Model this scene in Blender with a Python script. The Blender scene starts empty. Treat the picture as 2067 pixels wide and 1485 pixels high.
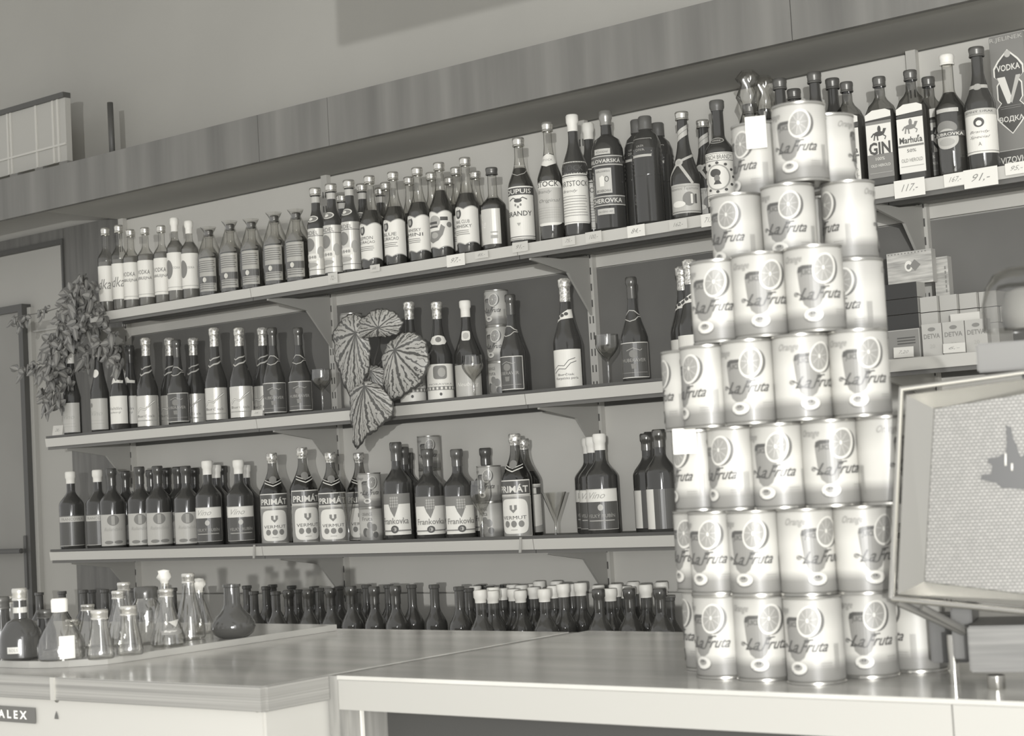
import bpy, bmesh, math, random
from mathutils import Vector, Matrix
random.seed(7)
sc = bpy.context.scene
COL = sc.collection
# ------------------------------------------------------------------ camera
EYE = 1.24; DIST = 3.957; F = 3451.562; CX, CY = 1033.5, 742.5
YAW, PITCH, ROLL = 0.664461, 0.0643319, -0.0554269
fwd = Vector((-math.sin(YAW)*math.cos(PITCH), math.cos(YAW)*math.cos(PITCH), math.sin(PITCH)))
r0 = Vector((math.cos(YAW), math.sin(YAW), 0)); u0 = r0.cross(fwd)
right = math.cos(ROLL)*r0 + math.sin(ROLL)*u0
up = -math.sin(ROLL)*r0 + math.cos(ROLL)*u0
CAM = Vector((0, -DIST, EYE))
cd = bpy.data.cameras.new('camera'); cam = bpy.data.objects.new('camera', cd); COL.objects.link(cam)
cam.matrix_world = Matrix(((right.x, up.x, -fwd.x, CAM.x), (right.y, up.y, -fwd.y, CAM.y), (right.z, up.z, -fwd.z, CAM.z), (0, 0, 0, 1)))
cd.sensor_width = 36; cd.lens = F/2067*36; cd.clip_start = .05
cd.dof.use_dof = True; cd.dof.focus_distance = 4.6; cd.dof.aperture_fstop = 11
sc.camera = cam
# ------------------------------------------------------------------ view, world, lights
sc.view_settings.view_transform = 'Standard'; sc.view_settings.look = 'None'
sc.view_settings.gamma = 1; sc.view_settings.use_curve_mapping = False
sc.view_settings.exposure = -0.05
w = bpy.data.worlds.new('room_light'); sc.world = w; w.use_nodes = True
bg = w.node_tree.nodes['Background']; bg.inputs[0].default_value = (1, .997, .985, 1); bg.inputs[1].default_value = .9
def point(name, loc, power, rad):
    l = bpy.data.lights.new(name, 'POINT'); l.energy = power; l.shadow_soft_size = rad; l.color = (1, .998, .985)
    o = bpy.data.objects.new(name, l); o.location = loc; COL.objects.link(o); return o
FLASH = CAM + right*-.42 + up*.36 - fwd*4.0
point('camera_flash', FLASH, 1300, .02)
def area(name, loc, target, sx, sy, power):
    l = bpy.data.lights.new(name, 'AREA'); l.shape = 'RECTANGLE'; l.size = sx; l.size_y = sy; l.energy = power; l.color = (1, .998, .985)
    o = bpy.data.objects.new(name, l); o.location = loc
    o.rotation_euler = (Vector(target)-Vector(loc)).to_track_quat('-Z', 'Y').to_euler(); COL.objects.link(o); return o
area('window_daylight', CAM + r0*1.5 + Vector((0, -1.2, .35)), (-2.5, 0, 1.5), .9, 2.0, 28)
area('added_streak_light', CAM + r0*.12 + Vector((.6, -1.0, .0)), (-3.2, 0, 1.2), .8, .85, 80)  # added lamp for the upright streaks on the bottles, no door stands there
# ------------------------------------------------------------------ pixel helpers (rays through the photograph)
def ray(px, py): return right*((px-CX)/F) - up*((py-CY)/F) + fwd
def onY(px, py, Y): d = ray(px, py); return CAM + d*((Y+DIST)/d.y)
def onZ(px, py, Z): d = ray(px, py); return CAM + d*((Z-EYE)/d.z)
def onX(px, py, X): d = ray(px, py); return CAM + d*(X/d.x)
def PD(px, dist, Z):
    base = CAM + dist*(fwd + right*((px-CX)/F)); t = (Z-base.z)/up.z; return base + up*t
# ------------------------------------------------------------------ materials
def lin(v):
    v /= 255.; return v/12.92 if v <= .04045 else ((v+.055)/1.055)**2.4
def g(v): return (lin(v), lin(v*.99), lin(v*.955), 1)
MC = {}
def M(name, v, rough=.55, spec=.5, metal=0, coat=0):
    if name in MC: return MC[name]
    m = bpy.data.materials.new(name); m.use_nodes = True; b = m.node_tree.nodes['Principled BSDF']
    b.inputs['Base Color'].default_value = g(v); b.inputs['Roughness'].default_value = rough
    b.inputs['Specular IOR Level'].default_value = spec; b.inputs['Metallic'].default_value = metal
    b.inputs['Coat Weight'].default_value = coat; b.inputs['Coat Roughness'].default_value = .08
    MC[name] = m; return m
def noisy(name, v1, v2, scale=(1, 1, 1), freq=6, rough=.55, detail=4, lo=.35, hi=.65, spec=.5, bump=0, coord='Object'):
    m = M(name, v1, rough, spec); nt = m.node_tree; b = nt.nodes['Principled BSDF']
    tc = nt.nodes.new('ShaderNodeTexCoord'); mp = nt.nodes.new('ShaderNodeMapping'); mp.inputs['Scale'].default_value = scale
    n = nt.nodes.new('ShaderNodeTexNoise'); n.inputs['Scale'].default_value = freq; n.inputs['Detail'].default_value = detail
    r = nt.nodes.new('ShaderNodeValToRGB'); r.color_ramp.elements[0].position = lo; r.color_ramp.elements[1].position = hi
    r.color_ramp.elements[0].color = g(v1); r.color_ramp.elements[1].color = g(v2)
    nt.links.new(tc.outputs[coord], mp.inputs[0]); nt.links.new(mp.outputs[0], n.inputs[0]); nt.links.new(n.outputs[0], r.inputs[0]); nt.links.new(r.outputs[0], b.inputs['Base Color'])
    if bump:
        bp = nt.nodes.new('ShaderNodeBump'); bp.inputs['Strength'].default_value = bump; bp.inputs['Distance'].default_value = .004
        nt.links.new(n.outputs[0], bp.inputs['Height']); nt.links.new(bp.outputs[0], b.inputs['Normal'])
    return m
def glass(name, v=235, edge=120, gloss=.10, rough=.03):
    m = bpy.data.materials.new(name); m.use_nodes = True; nt = m.node_tree; nt.nodes.clear()
    o = nt.nodes.new('ShaderNodeOutputMaterial'); mx = nt.nodes.new('ShaderNodeMixShader'); t = nt.nodes.new('ShaderNodeBsdfTransparent'); gl = nt.nodes.new('ShaderNodeBsdfGlossy')
    lw = nt.nodes.new('ShaderNodeLayerWeight'); lw.inputs[0].default_value = .5; r = nt.nodes.new('ShaderNodeValToRGB')
    n_ = lambda q: (lin(q), lin(q*.998), lin(q*.99), 1); r.color_ramp.elements[0].position = .35; r.color_ramp.elements[0].color = n_(v); r.color_ramp.elements[1].position = .95; r.color_ramp.elements[1].color = n_(edge)
    nt.links.new(lw.outputs['Facing'], r.inputs[0]); nt.links.new(r.outputs[0], t.inputs[0])
    gl.inputs['Roughness'].default_value = rough; gl.inputs['Color'].default_value = (.9, .9, .89, 1)
    fr = nt.nodes.new('ShaderNodeMath'); fr.operation = 'POWER'; fr.inputs[1].default_value = 3.5; nt.links.new(lw.outputs['Facing'], fr.inputs[0]); ma = nt.nodes.new('ShaderNodeMath'); ma.operation = 'MULTIPLY_ADD'; ma.inputs[1].default_value = .5; ma.inputs[2].default_value = gloss*.6
    nt.links.new(fr.outputs[0], ma.inputs[0]); nt.links.new(ma.outputs[0], mx.inputs[0]); nt.links.new(t.outputs[0], mx.inputs[1]); nt.links.new(gl.outputs[0], mx.inputs[2]); nt.links.new(mx.outputs[0], o.inputs[0])
    MC[name] = m; return m
wall_m = noisy('wall_paint', 160, 166, freq=1.5, rough=.9, lo=.3, hi=.7)
back_m = noisy('shade_lifted_wall_paint', 192, 198, freq=2, rough=.9)  # wall colour lightened to offset the shade between the shelves
board_m = noisy('dark_board', 100, 110, (1, 1, 1), 3, rough=.8)
board2_m = noisy('grey_board', 108, 116, (1, 1, 1), 3, rough=.8)
veneer_m = noisy('wood_veneer', 98, 126, (5, 5, .35), 2.0, rough=.6, detail=8, lo=.3, hi=.7)
pillar_m = noisy('pillar_veneer', 92, 112, (11, 9, .9), 3, rough=.6, detail=8, lo=.3, hi=.7)
soffit_m = noisy('soffit_board', 158, 166, freq=2, rough=.8)
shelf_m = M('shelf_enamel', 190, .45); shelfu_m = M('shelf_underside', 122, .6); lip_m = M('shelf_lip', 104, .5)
steel_m = M('painted_steel', 160, .5); dark_m = M('dark_metal', 78, .5)
counter_m = noisy('worktop_laminate', 162, 196, (1.2, 5, 1), 2.2, rough=.16, detail=6, lo=.3, hi=.72)
trim_m = noisy('ribbed_trim', 118, 150, (.3, .3, 110), 2.5, rough=.4, lo=.35, hi=.65)
white_m = M('white_enamel', 176, .35); cream_m = M('apron_laminate', 160, .4); legw_m = noisy('leg_wood', 128, 148, (30, 30, 2), 3, rough=.5)
wood_m = noisy('box_wood', 84, 104, (2, 2, 60), 2.5, rough=.5, lo=.35, hi=.65)
dglass = M('dark_glass', 62, .12, .5, coat=.35); bglass = M('brown_glass', 66, .12, .5, coat=.3); necky = M('liquor', 64, .1, .5)
cglass = glass('clear_glass', 244, 125); caglass = glass('carafe_glass', 250, 150, .34, .05); gglass = glass('green_tint_glass', 205, 85); drink = M('clear_drink', 118, .15); cello = glass('cellophane', 246, 190, .2, .12)
paper = M('label_paper', 222, .5); paper2 = M('label_grey_paper', 182, .45); silver_p = M('label_silver', 205, .3, .5, .35); ink = M('label_ink', 80, .6); ink2 = M('label_mid_ink', 128, .6); ink3 = M('label_pale_ink', 165, .6); dlabel = M('label_dark', 86, .35); lwhite = M('label_white_print', 215, .5)
whitecap = M('white_capsule', 226, .5); darkcap = M('dark_foil_capsule', 84, .25, .5, .3); foil = noisy('silver_foil', 150, 235, freq=120, rough=.22, bump=.5); foil.node_tree.nodes['Principled BSDF'].inputs['Metallic'].default_value = .6
screw = M('screw_cap_metal', 205, .22, .5, .75); dscrew = M('dark_screw_cap', 100, .35, .5, .4); tin = M('tin_rim', 150, .3, .5, .7); greycap = M('grey_capsule', 122, .4)
# ------------------------------------------------------------------ object helpers
USED = {}
def link(name, me, parent=None, mats=None):
    o = bpy.data.objects.new(name, me); COL.objects.link(o)
    if parent: o.parent = parent
    return o
def bm_obj(name, bm, mats, parent=None, smooth=False, loc=None):
    me = bpy.data.meshes.new(name); bmesh.ops.recalc_face_normals(bm, faces=bm.faces[:])
    bm.to_mesh(me); bm.free()
    for m in (mats if isinstance(mats, (list, tuple)) else [mats]): me.materials.append(m)
    if smooth:
        for p in me.polygons: p.use_smooth = True
        try: me.set_sharp_from_angle(angle=math.radians(38))
        except Exception: pass
    o = link(name, me, parent)
    if loc is not None: o.location = loc
    return o
def tag(o, label, cat, group=None, kind=None):
    if label: o['label'] = label
    if cat: o['category'] = cat
    if group: o['group'] = group
    if kind: o['kind'] = kind
    return o
def empty(name, loc, rz=0):
    o = bpy.data.objects.new(name, None); o.empty_display_size = .05; COL.objects.link(o); o.location = loc; o.rotation_euler[2] = rz; return o
def box(bm, x0, x1, y0, y1, z0, z1, mi=0, bev=0):
    vs = [bm.verts.new(p) for p in ((x0, y0, z0), (x1, y0, z0), (x1, y1, z0), (x0, y1, z0), (x0, y0, z1), (x1, y0, z1), (x1, y1, z1), (x0, y1, z1))]
    fs = [bm.faces.new([vs[i] for i in q]) for q in ((0, 3, 2, 1), (4, 5, 6, 7), (0, 1, 5, 4), (1, 2, 6, 5), (2, 3, 7, 6), (3, 0, 4, 7))]
    for f in fs: f.material_index = mi
    if bev: bmesh.ops.bevel(bm, geom=list({e for f in fs for e in f.edges}), offset=bev, segments=2, affect='EDGES')
def boxo(name, dims, m, parent=None, bev=0):
    bm = bmesh.new(); box(bm, *dims, bev=bev); return bm_obj(name, bm, m, parent, smooth=bev > 0)
def struct(name, dims, m, bev=0):
    o = boxo(name, dims, m, bev=bev); o['kind'] = 'structure'; return o
def prism(bm, pts, axis, a, b, mi=0):
    # pts polygon in the two other axes, extruded along axis from a to b
    def mk(p, t):
        return {'x': (t, p[0], p[1]), 'y': (p[0], t, p[1]), 'z': (p[0], p[1], t)}[axis]
    A = [bm.verts.new(mk(p, a)) for p in pts]; B = [bm.verts.new(mk(p, b)) for p in pts]; n = len(pts)
    fs = [bm.faces.new(A), bm.faces.new(B[::-1])]+[bm.faces.new((A[i], A[(i+1) % n], B[(i+1) % n], B[i])) for i in range(n)]
    for f in fs: f.material_index = mi
def lathe(bm, prof, seg=28, mi=0, sq=None, noise=0):
    rings = []
    for k, (r, z) in enumerate(prof):
        if r < 1e-5: rings.append([bm.verts.new((0, 0, z))]); continue
        ring = []
        for i in range(seg):
            a = 2*math.pi*(i+.5)/seg; c, s = math.cos(a), math.sin(a); n = sq[k] if sq else 2
            rr = r*(abs(c)**n+abs(s)**n)**(-1/n)
            if noise: rr *= 1+random.uniform(-noise, noise)
            ring.append(bm.verts.new((rr*c, rr*s, z)))
        rings.append(ring)
    for A, B in zip(rings, rings[1:]):
        for i in range(seg):
            j = (i+1) % seg
            if len(A) == 1 and len(B) == 1: continue
            if len(A) == 1: f = bm.faces.new((A[0], B[j], B[i]))
            elif len(B) == 1: f = bm.faces.new((A[i], A[j], B[0]))
            else: f = bm.faces.new((A[i], A[j], B[j], B[i]))
            f.material_index = mi; f.smooth = True
def tube(bm, pts, r, seg=8, mi=0):
    pts = [Vector(p) for p in pts]; rings = []
    for i, p in enumerate(pts):
        d = (pts[min(i+1, len(pts)-1)]-pts[max(i-1, 0)]).normalized(); a = d.orthogonal().normalized(); b = d.cross(a)
        if i and rings:
            pa = prev; a = (pa-d*pa.dot(d)).normalized(); b = d.cross(a)
        prev = a
        rings.append([bm.verts.new(p+r*(a*math.cos(2*math.pi*k/seg)+b*math.sin(2*math.pi*k/seg))) for k in range(seg)])
    for A, B in zip(rings, rings[1:]):
        for i in range(seg):
            f = bm.faces.new((A[i], A[(i+1) % seg], B[(i+1) % seg], B[i])); f.material_index = mi; f.smooth = True
    for R_ in (rings[0][::-1], rings[-1]): f = bm.faces.new(R_); f.material_index = mi
# ------------------------------------------------------------------ printed surfaces: flat outlines bent round a bottle
TX = {}
def text2d(s, shear=0, bold=0):
    key = (s, shear, bold)
    if key not in TX:
        cu = bpy.data.curves.new('t', 'FONT'); cu.body = s; cu.shear = shear; cu.offset = bold; cu.resolution_u = 2
        ob = bpy.data.objects.new('t', cu); me = bpy.data.meshes.new_from_object(ob)
        V = [(v.co.x, v.co.y) for v in me.vertices]; Fc = [tuple(p.vertices) for p in me.polygons]
        xs = [v[0] for v in V] or [0, 1]; ys = [v[1] for v in V] or [0, 1]
        x0, x1, y0, y1 = min(xs), max(xs), min(ys), max(ys)
        TX[key] = ([((x-x0)/(x1-x0)-.5, (y-y0)/(y1-y0)-.5) for x, y in V], Fc)
        bpy.data.objects.remove(ob); bpy.data.curves.remove(cu); bpy.data.meshes.remove(me)
    return TX[key]
def prim2d(p):
    k = p[0]
    if k == 'rect': _, x0, z0, x1, z1 = p[:5]; return [(x0, z0), (x1, z0), (x1, z1), (x0, z1)], [(0, 1, 2, 3)]
    if k == 'poly': return list(p[1]), [tuple(range(len(p[1])))]
    if k == 'ell':
        _, x, z, rx, rz = p[:5]; rot = p[6] if len(p) > 6 else 0; n = 28; c, s = math.cos(rot), math.sin(rot)
        q = [(rx*math.cos(2*math.pi*i/n), rz*math.sin(2*math.pi*i/n)) for i in range(n)]
        return [(x+c*a-s*b, z+s*a+c*b) for a, b in q], [tuple(range(n))]
    if k == 'sup':     # rounded rectangle
        _, x, z, rx, rz = p[:5]; n = 40; e = 2/4.5
        f = lambda t: math.copysign(abs(t)**e, t)
        return [(x+rx*f(math.cos(2*math.pi*i/n)), z+rz*f(math.sin(2*math.pi*i/n))) for i in range(n)], [tuple(range(n))]
    if k == 'frame':
        _, x0, z0, x1, z1 = p[:5]; t = p[6]
        o = [(x0, z0), (x1, z0), (x1, z1), (x0, z1)]; i = [(x0+t, z0+t), (x1-t, z0+t), (x1-t, z1-t), (x0+t, z1-t)]
        return o+i, [(0, 1, 5, 4), (1, 2, 6, 5), (2, 3, 7, 6), (3, 0, 4, 7)]
    if k == 'ring':
        _, x, z, rx, rz = p[:5]; t = p[6]; n = 28
        o = [(x+rx*math.cos(2*math.pi*i/n), z+rz*math.sin(2*math.pi*i/n)) for i in range(n)]
        i_ = [(x+(rx-t)*math.cos(2*math.pi*i/n), z+(rz-t)*math.sin(2*math.pi*i/n)) for i in range(n)]
        return o+i_, [(a, (a+1) % n, n+(a+1) % n, n+a) for a in range(n)]
    if k == 'line':
        pts, t = p[1], p[2]; V = []; Fc = []
        for i, (x, z) in enumerate(pts):
            a = pts[max(i-1, 0)]; b = pts[min(i+1, len(pts)-1)]; dx, dz = b[0]-a[0], b[1]-a[1]; L = math.hypot(dx, dz) or 1
            V += [(x-dz/L*t/2, z+dx/L*t/2), (x+dz/L*t/2, z-dx/L*t/2)]
            if i: Fc.append((2*i-2, 2*i-1, 2*i+1, 2*i))
        return V, Fc
    if k == 'txt':
        _, s, x, z, wd, h = p[:6]; opt = p[7] if len(p) > 7 else {}
        V, Fc = text2d(s, opt.get('shear', 0), opt.get('bold', 0)); sl = opt.get('slope', 0)
        return [(x+a*wd, z+b*h+sl*a*wd) for a, b in V], Fc
def printed(name, prims, mapf, parent=None, cutx=.006, cutz=0, thick=.00035):
    bm = bmesh.new(); mats = []
    for li, p in enumerate(prims):
        mt = {'line': 3}.get(p[0], {'rect': 5, 'poly': 2, 'ell': 5, 'sup': 5, 'frame': 5, 'ring': 5, 'txt': 6}.get(p[0]))
        m = p[mt]
        if m not in mats: mats.append(m)
        mi = mats.index(m); V, Fc = prim2d(p)
        b = bmesh.new(); vs = [b.verts.new((x, 0, z)) for x, z in V]
        for f in Fc:
            try: b.faces.new([vs[i] for i in f])
            except ValueError: pass
        xs = [v[0] for v in V]; zs = [v[1] for v in V]
        if cutx:
            x = math.ceil(min(xs)/cutx)*cutx
            while x < max(xs):
                bmesh.ops.bisect_plane(b, geom=b.verts[:]+b.edges[:]+b.faces[:], plane_co=(x, 0, 0), plane_no=(1, 0, 0)); x += cutx
        if cutz:
            z = math.ceil(min(zs)/cutz)*cutz
            while z < max(zs):
                bmesh.ops.bisect_plane(b, geom=b.verts[:]+b.edges[:]+b.faces[:], plane_co=(0, 0, z), plane_no=(0, 0, 1)); z += cutz
        off = thick*(1+.55*min(li, 9)+.1*max(li-9, 0))
        mp = {}
        for v in b.verts: mp[v] = bm.verts.new(mapf(v.co.x, v.co.z, off))
        for f in b.faces:
            try:
                nf = bm.faces.new([mp[v] for v in f.verts]); nf.material_index = mi
            except ValueError: pass
        b.free()
    # all faces look outwards
    bm.normal_update()
    for f in bm.faces:
        c = f.calc_center_median(); o = mapf.out(c)
        if f.normal.dot(o) < 0: f.normal_flip()
    me = bpy.data.meshes.new(name); bm.to_mesh(me); bm.free()
    for m in mats: me.materials.append(m)
    o = link(name, me, parent); return o
class Cyl:
    def __init__(s, rf): s.rf = rf if callable(rf) else (lambda z: rf)
    def __call__(s, x, z, off): r = s.rf(z); a = x/r; return ((r+off)*math.sin(a), -(r+off)*math.cos(a), z)
    def out(s, c): return Vector((c.x, c.y, 0))
class Flat:
    def __init__(s, y): s.y = y
    def __call__(s, x, z, off): return (x, s.y-off, z)
    def out(s, c): return Vector((0, -1, 0))
# ------------------------------------------------------------------ bottle profiles
def prof(R, H, rn, zs, ze, lip=.0025, pw=1.0, heel=.006):
    p = [(0, .004), (R*.8, .0015), (R-heel*.3, .002), (R, heel)]
    p.append((R, zs)); n = 10
    for i in range(1, n+1):
        t = i/n; e = (1-math.cos(math.pi*t**pw))/2; p.append((R+(rn-R)*e, zs+(ze-zs)*t))
    p += [(rn*.97, H-.022), (rn*.97, H-.013), (rn+lip, H-.011), (rn+lip, H-.001), (rn, H), (0, H)]
    return p
def rat(p):
    q = sorted([(z, r) for r, z in p if r > 0])
    def f(z):
        for (a, ra), (b, rb) in zip(q, q[1:]):
            if a <= z <= b: return ra+(rb-ra)*((z-a)/(b-a) if b > a else 0)
        return q[-1][1]
    return f
PROTO = {}
SEQ = []
def mesh_of(o): return o.data
class Kind: pass
def kind(key, name, cat, desc, H, p, gm, cap=None, capz=None, label=None, neck=None, lmap=None, liquid=None, sq=None, seg=28, extra=None, capname='capsule', neckmap=None, rad=None, ysc=1):
    k = Kind(); k.name, k.cat, k.desc, k.H, k.parts = name, cat, desc, H, []; k.rad = rad or 9
    rf = rat(p)
    def add(nm, o):
        if ysc != 1 and nm in ('glass_body', 'drink'):
            for v in o.data.vertices: v.co.y *= ysc
        k.parts.append((nm, o.data)); bpy.data.objects.remove(o)
    bm = bmesh.new(); lathe(bm, p, seg, sq=sq); add('glass_body', bm_obj('glass_body', bm, gm, smooth=True))
    if liquid:
        m, zl = liquid; q = [(max(r-.0022, 0), z+(.003 if i < 3 else 0)) for i, (r, z) in enumerate(p) if z < zl and (r > 0)]
        q = [(0, q[0][1])]+q+[(max(rf(zl)-.0022, .001), zl), (0, zl)]
        bm = bmesh.new(); lathe(bm, q, seg, sq=([sq[0]]*1+[s for s, (r, z) in zip(sq, p) if z < zl and r > 0]+[sq[-1]]*2) if sq else None); add('drink', bm_obj('drink', bm, m, smooth=True))
    if cap == 'screw':
        r = rf(H-.006)+.0012; z0 = H-.024
        q = [(r, z0), (r+.0008, z0+.001), (r+.0008, z0+.004), (r-.0004, z0+.006), (r, z0+.008), (r, z0+.014), (r+.0009, z0+.016), (r+.0009, H), (r-.001, H+.0025), (0, H+.0025)]
        bm = bmesh.new(); lathe(bm, q, 24); add('screw_cap', bm_obj('screw_cap', bm, capz or screw, smooth=True))
    elif cap == 'caps':
        m, z0 = capz; q = [(rf(z0)+.0006, z0)]
        z = z0
        while z < H-.03: q.append((rf(z)+.0012, z)); z += .008
        q += [(rf(H-.03)+.0014, H-.026), (rf(H-.006)+.0014, H-.02), (rf(H-.006)+.0016, H-.002), (rf(H-.006)-.001, H+.0015), (0, H+.002)]
        bm = bmesh.new(); lathe(bm, q, 24, noise=.02 if m is foil else 0); add(capname, bm_obj(capname, bm, m, smooth=True))
    if label:
        add('label', printed('label', label, lmap or Cyl(lambda z: rf(z))))
    if neck: add('neck_label', printed('neck_label', neck, neckmap or Cyl(lambda z: rf(z)), cutz=.006, thick=.0006))
    if extra: extra(k, add, rf)
    PROTO[key] = k; return k
AIM = 1.0
def put(key, loc, H=None, rz=0, desc=None, shelf='', group=None, order=0):
    k = PROTO[key]; o = empty(k.name, loc, rz)
    s = 1 if H is None else max(.7, min(1.3, H/k.H)); o.scale = (1, 1, s)
    for nm, me in k.parts: link(nm, me, o)
    SEQ.append((o, desc or k.desc, k.cat, shelf, order)); return o
def face_cam(p): d = CAM-p; return math.atan2(d.x, -d.y)
# ---------- label designs
def lines(x0, x1, z, n, dz, m, t=.0012, j=.25):
    out = []
    for i in range(n):
        a = random.uniform(0, j)*(x1-x0)/2; out.append(('rect', x0+a, z-i*dz, x1-a, z-i*dz+t, m))
    return out
R1 = .036
pv = prof(.0305, .30, .0115, .19, .235, pw=.9)
kind('vodka_a', 'vodka_bottle', 'bottle', 'clear spirit bottle, narrow label with upright script', .30, pv, cglass, 'screw', None,
     [('rect', -.05, .04, .05, .165, paper), ('txt', 'Vodka', -.012, .1, .09, .035, ink2, {'shear': .3})], liquid=(drink, .18))
P2 = [(v, s) for v, s in []]
kind('vodka_b', 'vodka_bottle', 'bottle', 'clear spirit bottle, white label with two printed words', .30, pv, cglass, 'screw', None,
     [('rect', -.05, .035, .05, .175, paper), ('txt', 'VODKA', .0, .13, .05, .016, ink), ('txt', 'JUBILEJNÁ', .0, .107, .065, .016, ink), ('rect', -.045, .045, .045, .047, ink3)], liquid=(drink, .2))
kind('vodka_c', 'vodka_bottle', 'bottle', 'spirit bottle with white capsule and grey oval on label', .30, pv, cglass, 'caps', (whitecap, .252),
     [('rect', -.05, .04, .05, .175, paper), ('ell', -.014, .115, .018, .034, ink2), ('txt', 'VODKA', .014, .12, .03, .008, ink2), ('rect', -.045, .05, .045, .052, ink3)], liquid=(drink, .22))
# wrapped rum, squarish
def wrap_extra(k, add, rf):
    random.seed(3); q = [(.041, .004), (.042, .10), (.041, .165), (.036, .20), (.027, .235), (.02, .262), (.016, .28), (.02, .292), (.027, .305)]
    bm = bmesh.new(); lathe(bm, q, 22, noise=.09); add('cellophane_wrap', bm_obj('cellophane_wrap', bm, cello, smooth=True))
pr = prof(.037, .27, .013, .165, .225)
kind('rum', 'rum_bottle', 'bottle', 'cellophane-wrapped bottle with banded label', .29, pr, cglass, 'screw', dscrew,
     [('rect', -.042, .02, .042, .165, paper2)]+lines(-.038, .038, .15, 6, .009, ink, .003)+[('rect', -.04, .055, .04, .085, ink), ('ell', 0, .07, .007, .011, paper)]+lines(-.036, .036, .048, 3, .009, ink, .003)+[('poly', [(-.038, .168), (.036, .172), (.036, .18), (-.005, .215), (-.012, .205)], ink2)],
     liquid=(bglass, .19), extra=wrap_extra)
pd = prof(.0315, .30, .0145, .175, .235, pw=.85)
kind('aper', 'liqueur_bottle', 'bottle', 'dark bottle with oval shoulder badge and pictorial label', .30, pd, bglass, 'screw', None,
     [('rect', -.052, .012, .052, .165, silver_p), ('txt', 'ORDEL', -.008, .15, .06, .013, ink), ('rect', -.05, .139, .05, .141, ink), ('ell', -.012, .112, .02, .022, ink2), ('ell', .028, .085, .012, .02, ink3), ('sup', -.005, .07, .026, .012, paper), ('txt', '1848', -.005, .07, .035, .01, ink), ('ell', -.01, .045, .026, .008, ink3), ('rect', -.05, .028, .05, .03, ink2)],
     neck=[('ell', -.002, .197, .022, .011, paper), ('ell', -.002, .197, .018, .0085, ink2), ('ell', -.006, .197, .008, .005, paper)],
     extra=lambda k, add, rf: add('neck_band', printed('neck_band', [('rect', -.03, .252, .03, .272, paper2)], Cyl(lambda z: rf(z)), cutz=.006, thick=.0006)))
pe = prof(.037, .315, .013, .165, .265, pw=.62)
def scallop(x0, z0, x1, z1, a=.009, m=paper):
    pts = []; n = 24
    for i in range(n+1): t = i/n; pts.append((x0+(x1-x0)*t, z1+a*abs(math.sin(2*math.pi*t))-a*.6))
    for i in range(n+1): t = 1-i/n; pts.append((x0+(x1-x0)*t, z0+a*abs(math.sin(2*math.pi*t))*.9-a*.6))
    return ('poly', pts[::-1], m)
def eprims(l1, l2, size=.05):
    return [scallop(-.052, .034, .052, .152, m=ink3), scallop(-.05, .037, .05, .149), ('ell', -.02, .132, .0115, .017, ink), ('ell', -.02, .131, .0055, .009, ink3), ('poly', [(-.027, .143), (-.013, .143), (-.016, .15), (-.02, .146), (-.024, .15)], paper),
            ('txt', l1, -.008, .105, size, .011, ink), ('txt', l2, -.006, .09, size*1.15, .011, ink)]+lines(-.04, .02, .075, 3, .006, ink2, .002)
for key, a, b, d in (('eu1', 'LEMON', 'CURAÇAO', 'citrus liqueur bottle, wavy crest label, lowest ribbed neck'), ('eu2', 'BLUE', 'CURACAO', 'liqueur bottle, wavy crest label with long word'), ('eu3', 'WHISKY', 'MINI', 'liqueur bottle, wavy crest label and bright base'), ('eu4', 'NAIL CLUB', 'WHISKY', 'tall whisky bottle with wavy crest label')):
    kind(key, 'liqueur_bottle', 'bottle', d, .315, pe, cglass, 'screw', None, eprims(a, b), liquid=(bglass, .20))
kind('eu5', 'liqueur_bottle', 'bottle', 'liqueur bottle, wavy label with picture and dot', .315, pe, cglass, 'screw', None,
     [scallop(-.052, .034, .052, .152, m=ink3), scallop(-.05, .037, .05, .149), ('ell', -.012, .12, .02, .02, ink3), ('rect', -.035, .112, -.002, .12, ink), ('rect', .008, .122, .032, .134, ink), ('rect', -.035, .1, .0, .106, ink), ('ell', .036, .108, .009, .009, ink2), ('poly', [(-.036, .06), (-.02, .05), (0, .058), (.014, .075), (.022, .1), (.01, .11), (.004, .09), (-.03, .088)], ink2), ('ell', -.012, .075, .012, .01, ink3)], liquid=(bglass, .225))
kind('eu6', 'liqueur_bottle', 'bottle', 'clear-necked liqueur bottle in the back row', .315, pe, cglass, 'screw', None, eprims('RUM', 'JAMAICA'), liquid=(bglass, .19))
kind('sil', 'whisky_bottle', 'bottle', 'dark spirit bottle with plain silver label and date script', .30, prof(.038, .30, .014, .16, .205), cglass, 'screw', dscrew,
     [('rect', -.05, .02, .032, .148, silver_p), ('txt', '19', -.038, .095, .02, .045, paper, {'shear': .4}), ('txt', 'e', -.02, .09, .012, .02, paper, {'shear': .4}), ('rect', .0, .04, .022, .052, ink3), ('rect', .0, .06, .022, .065, ink3)], liquid=(bglass, .19))
ph = prof(.038, .325, .0135, .18, .275, pw=.7)
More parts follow.
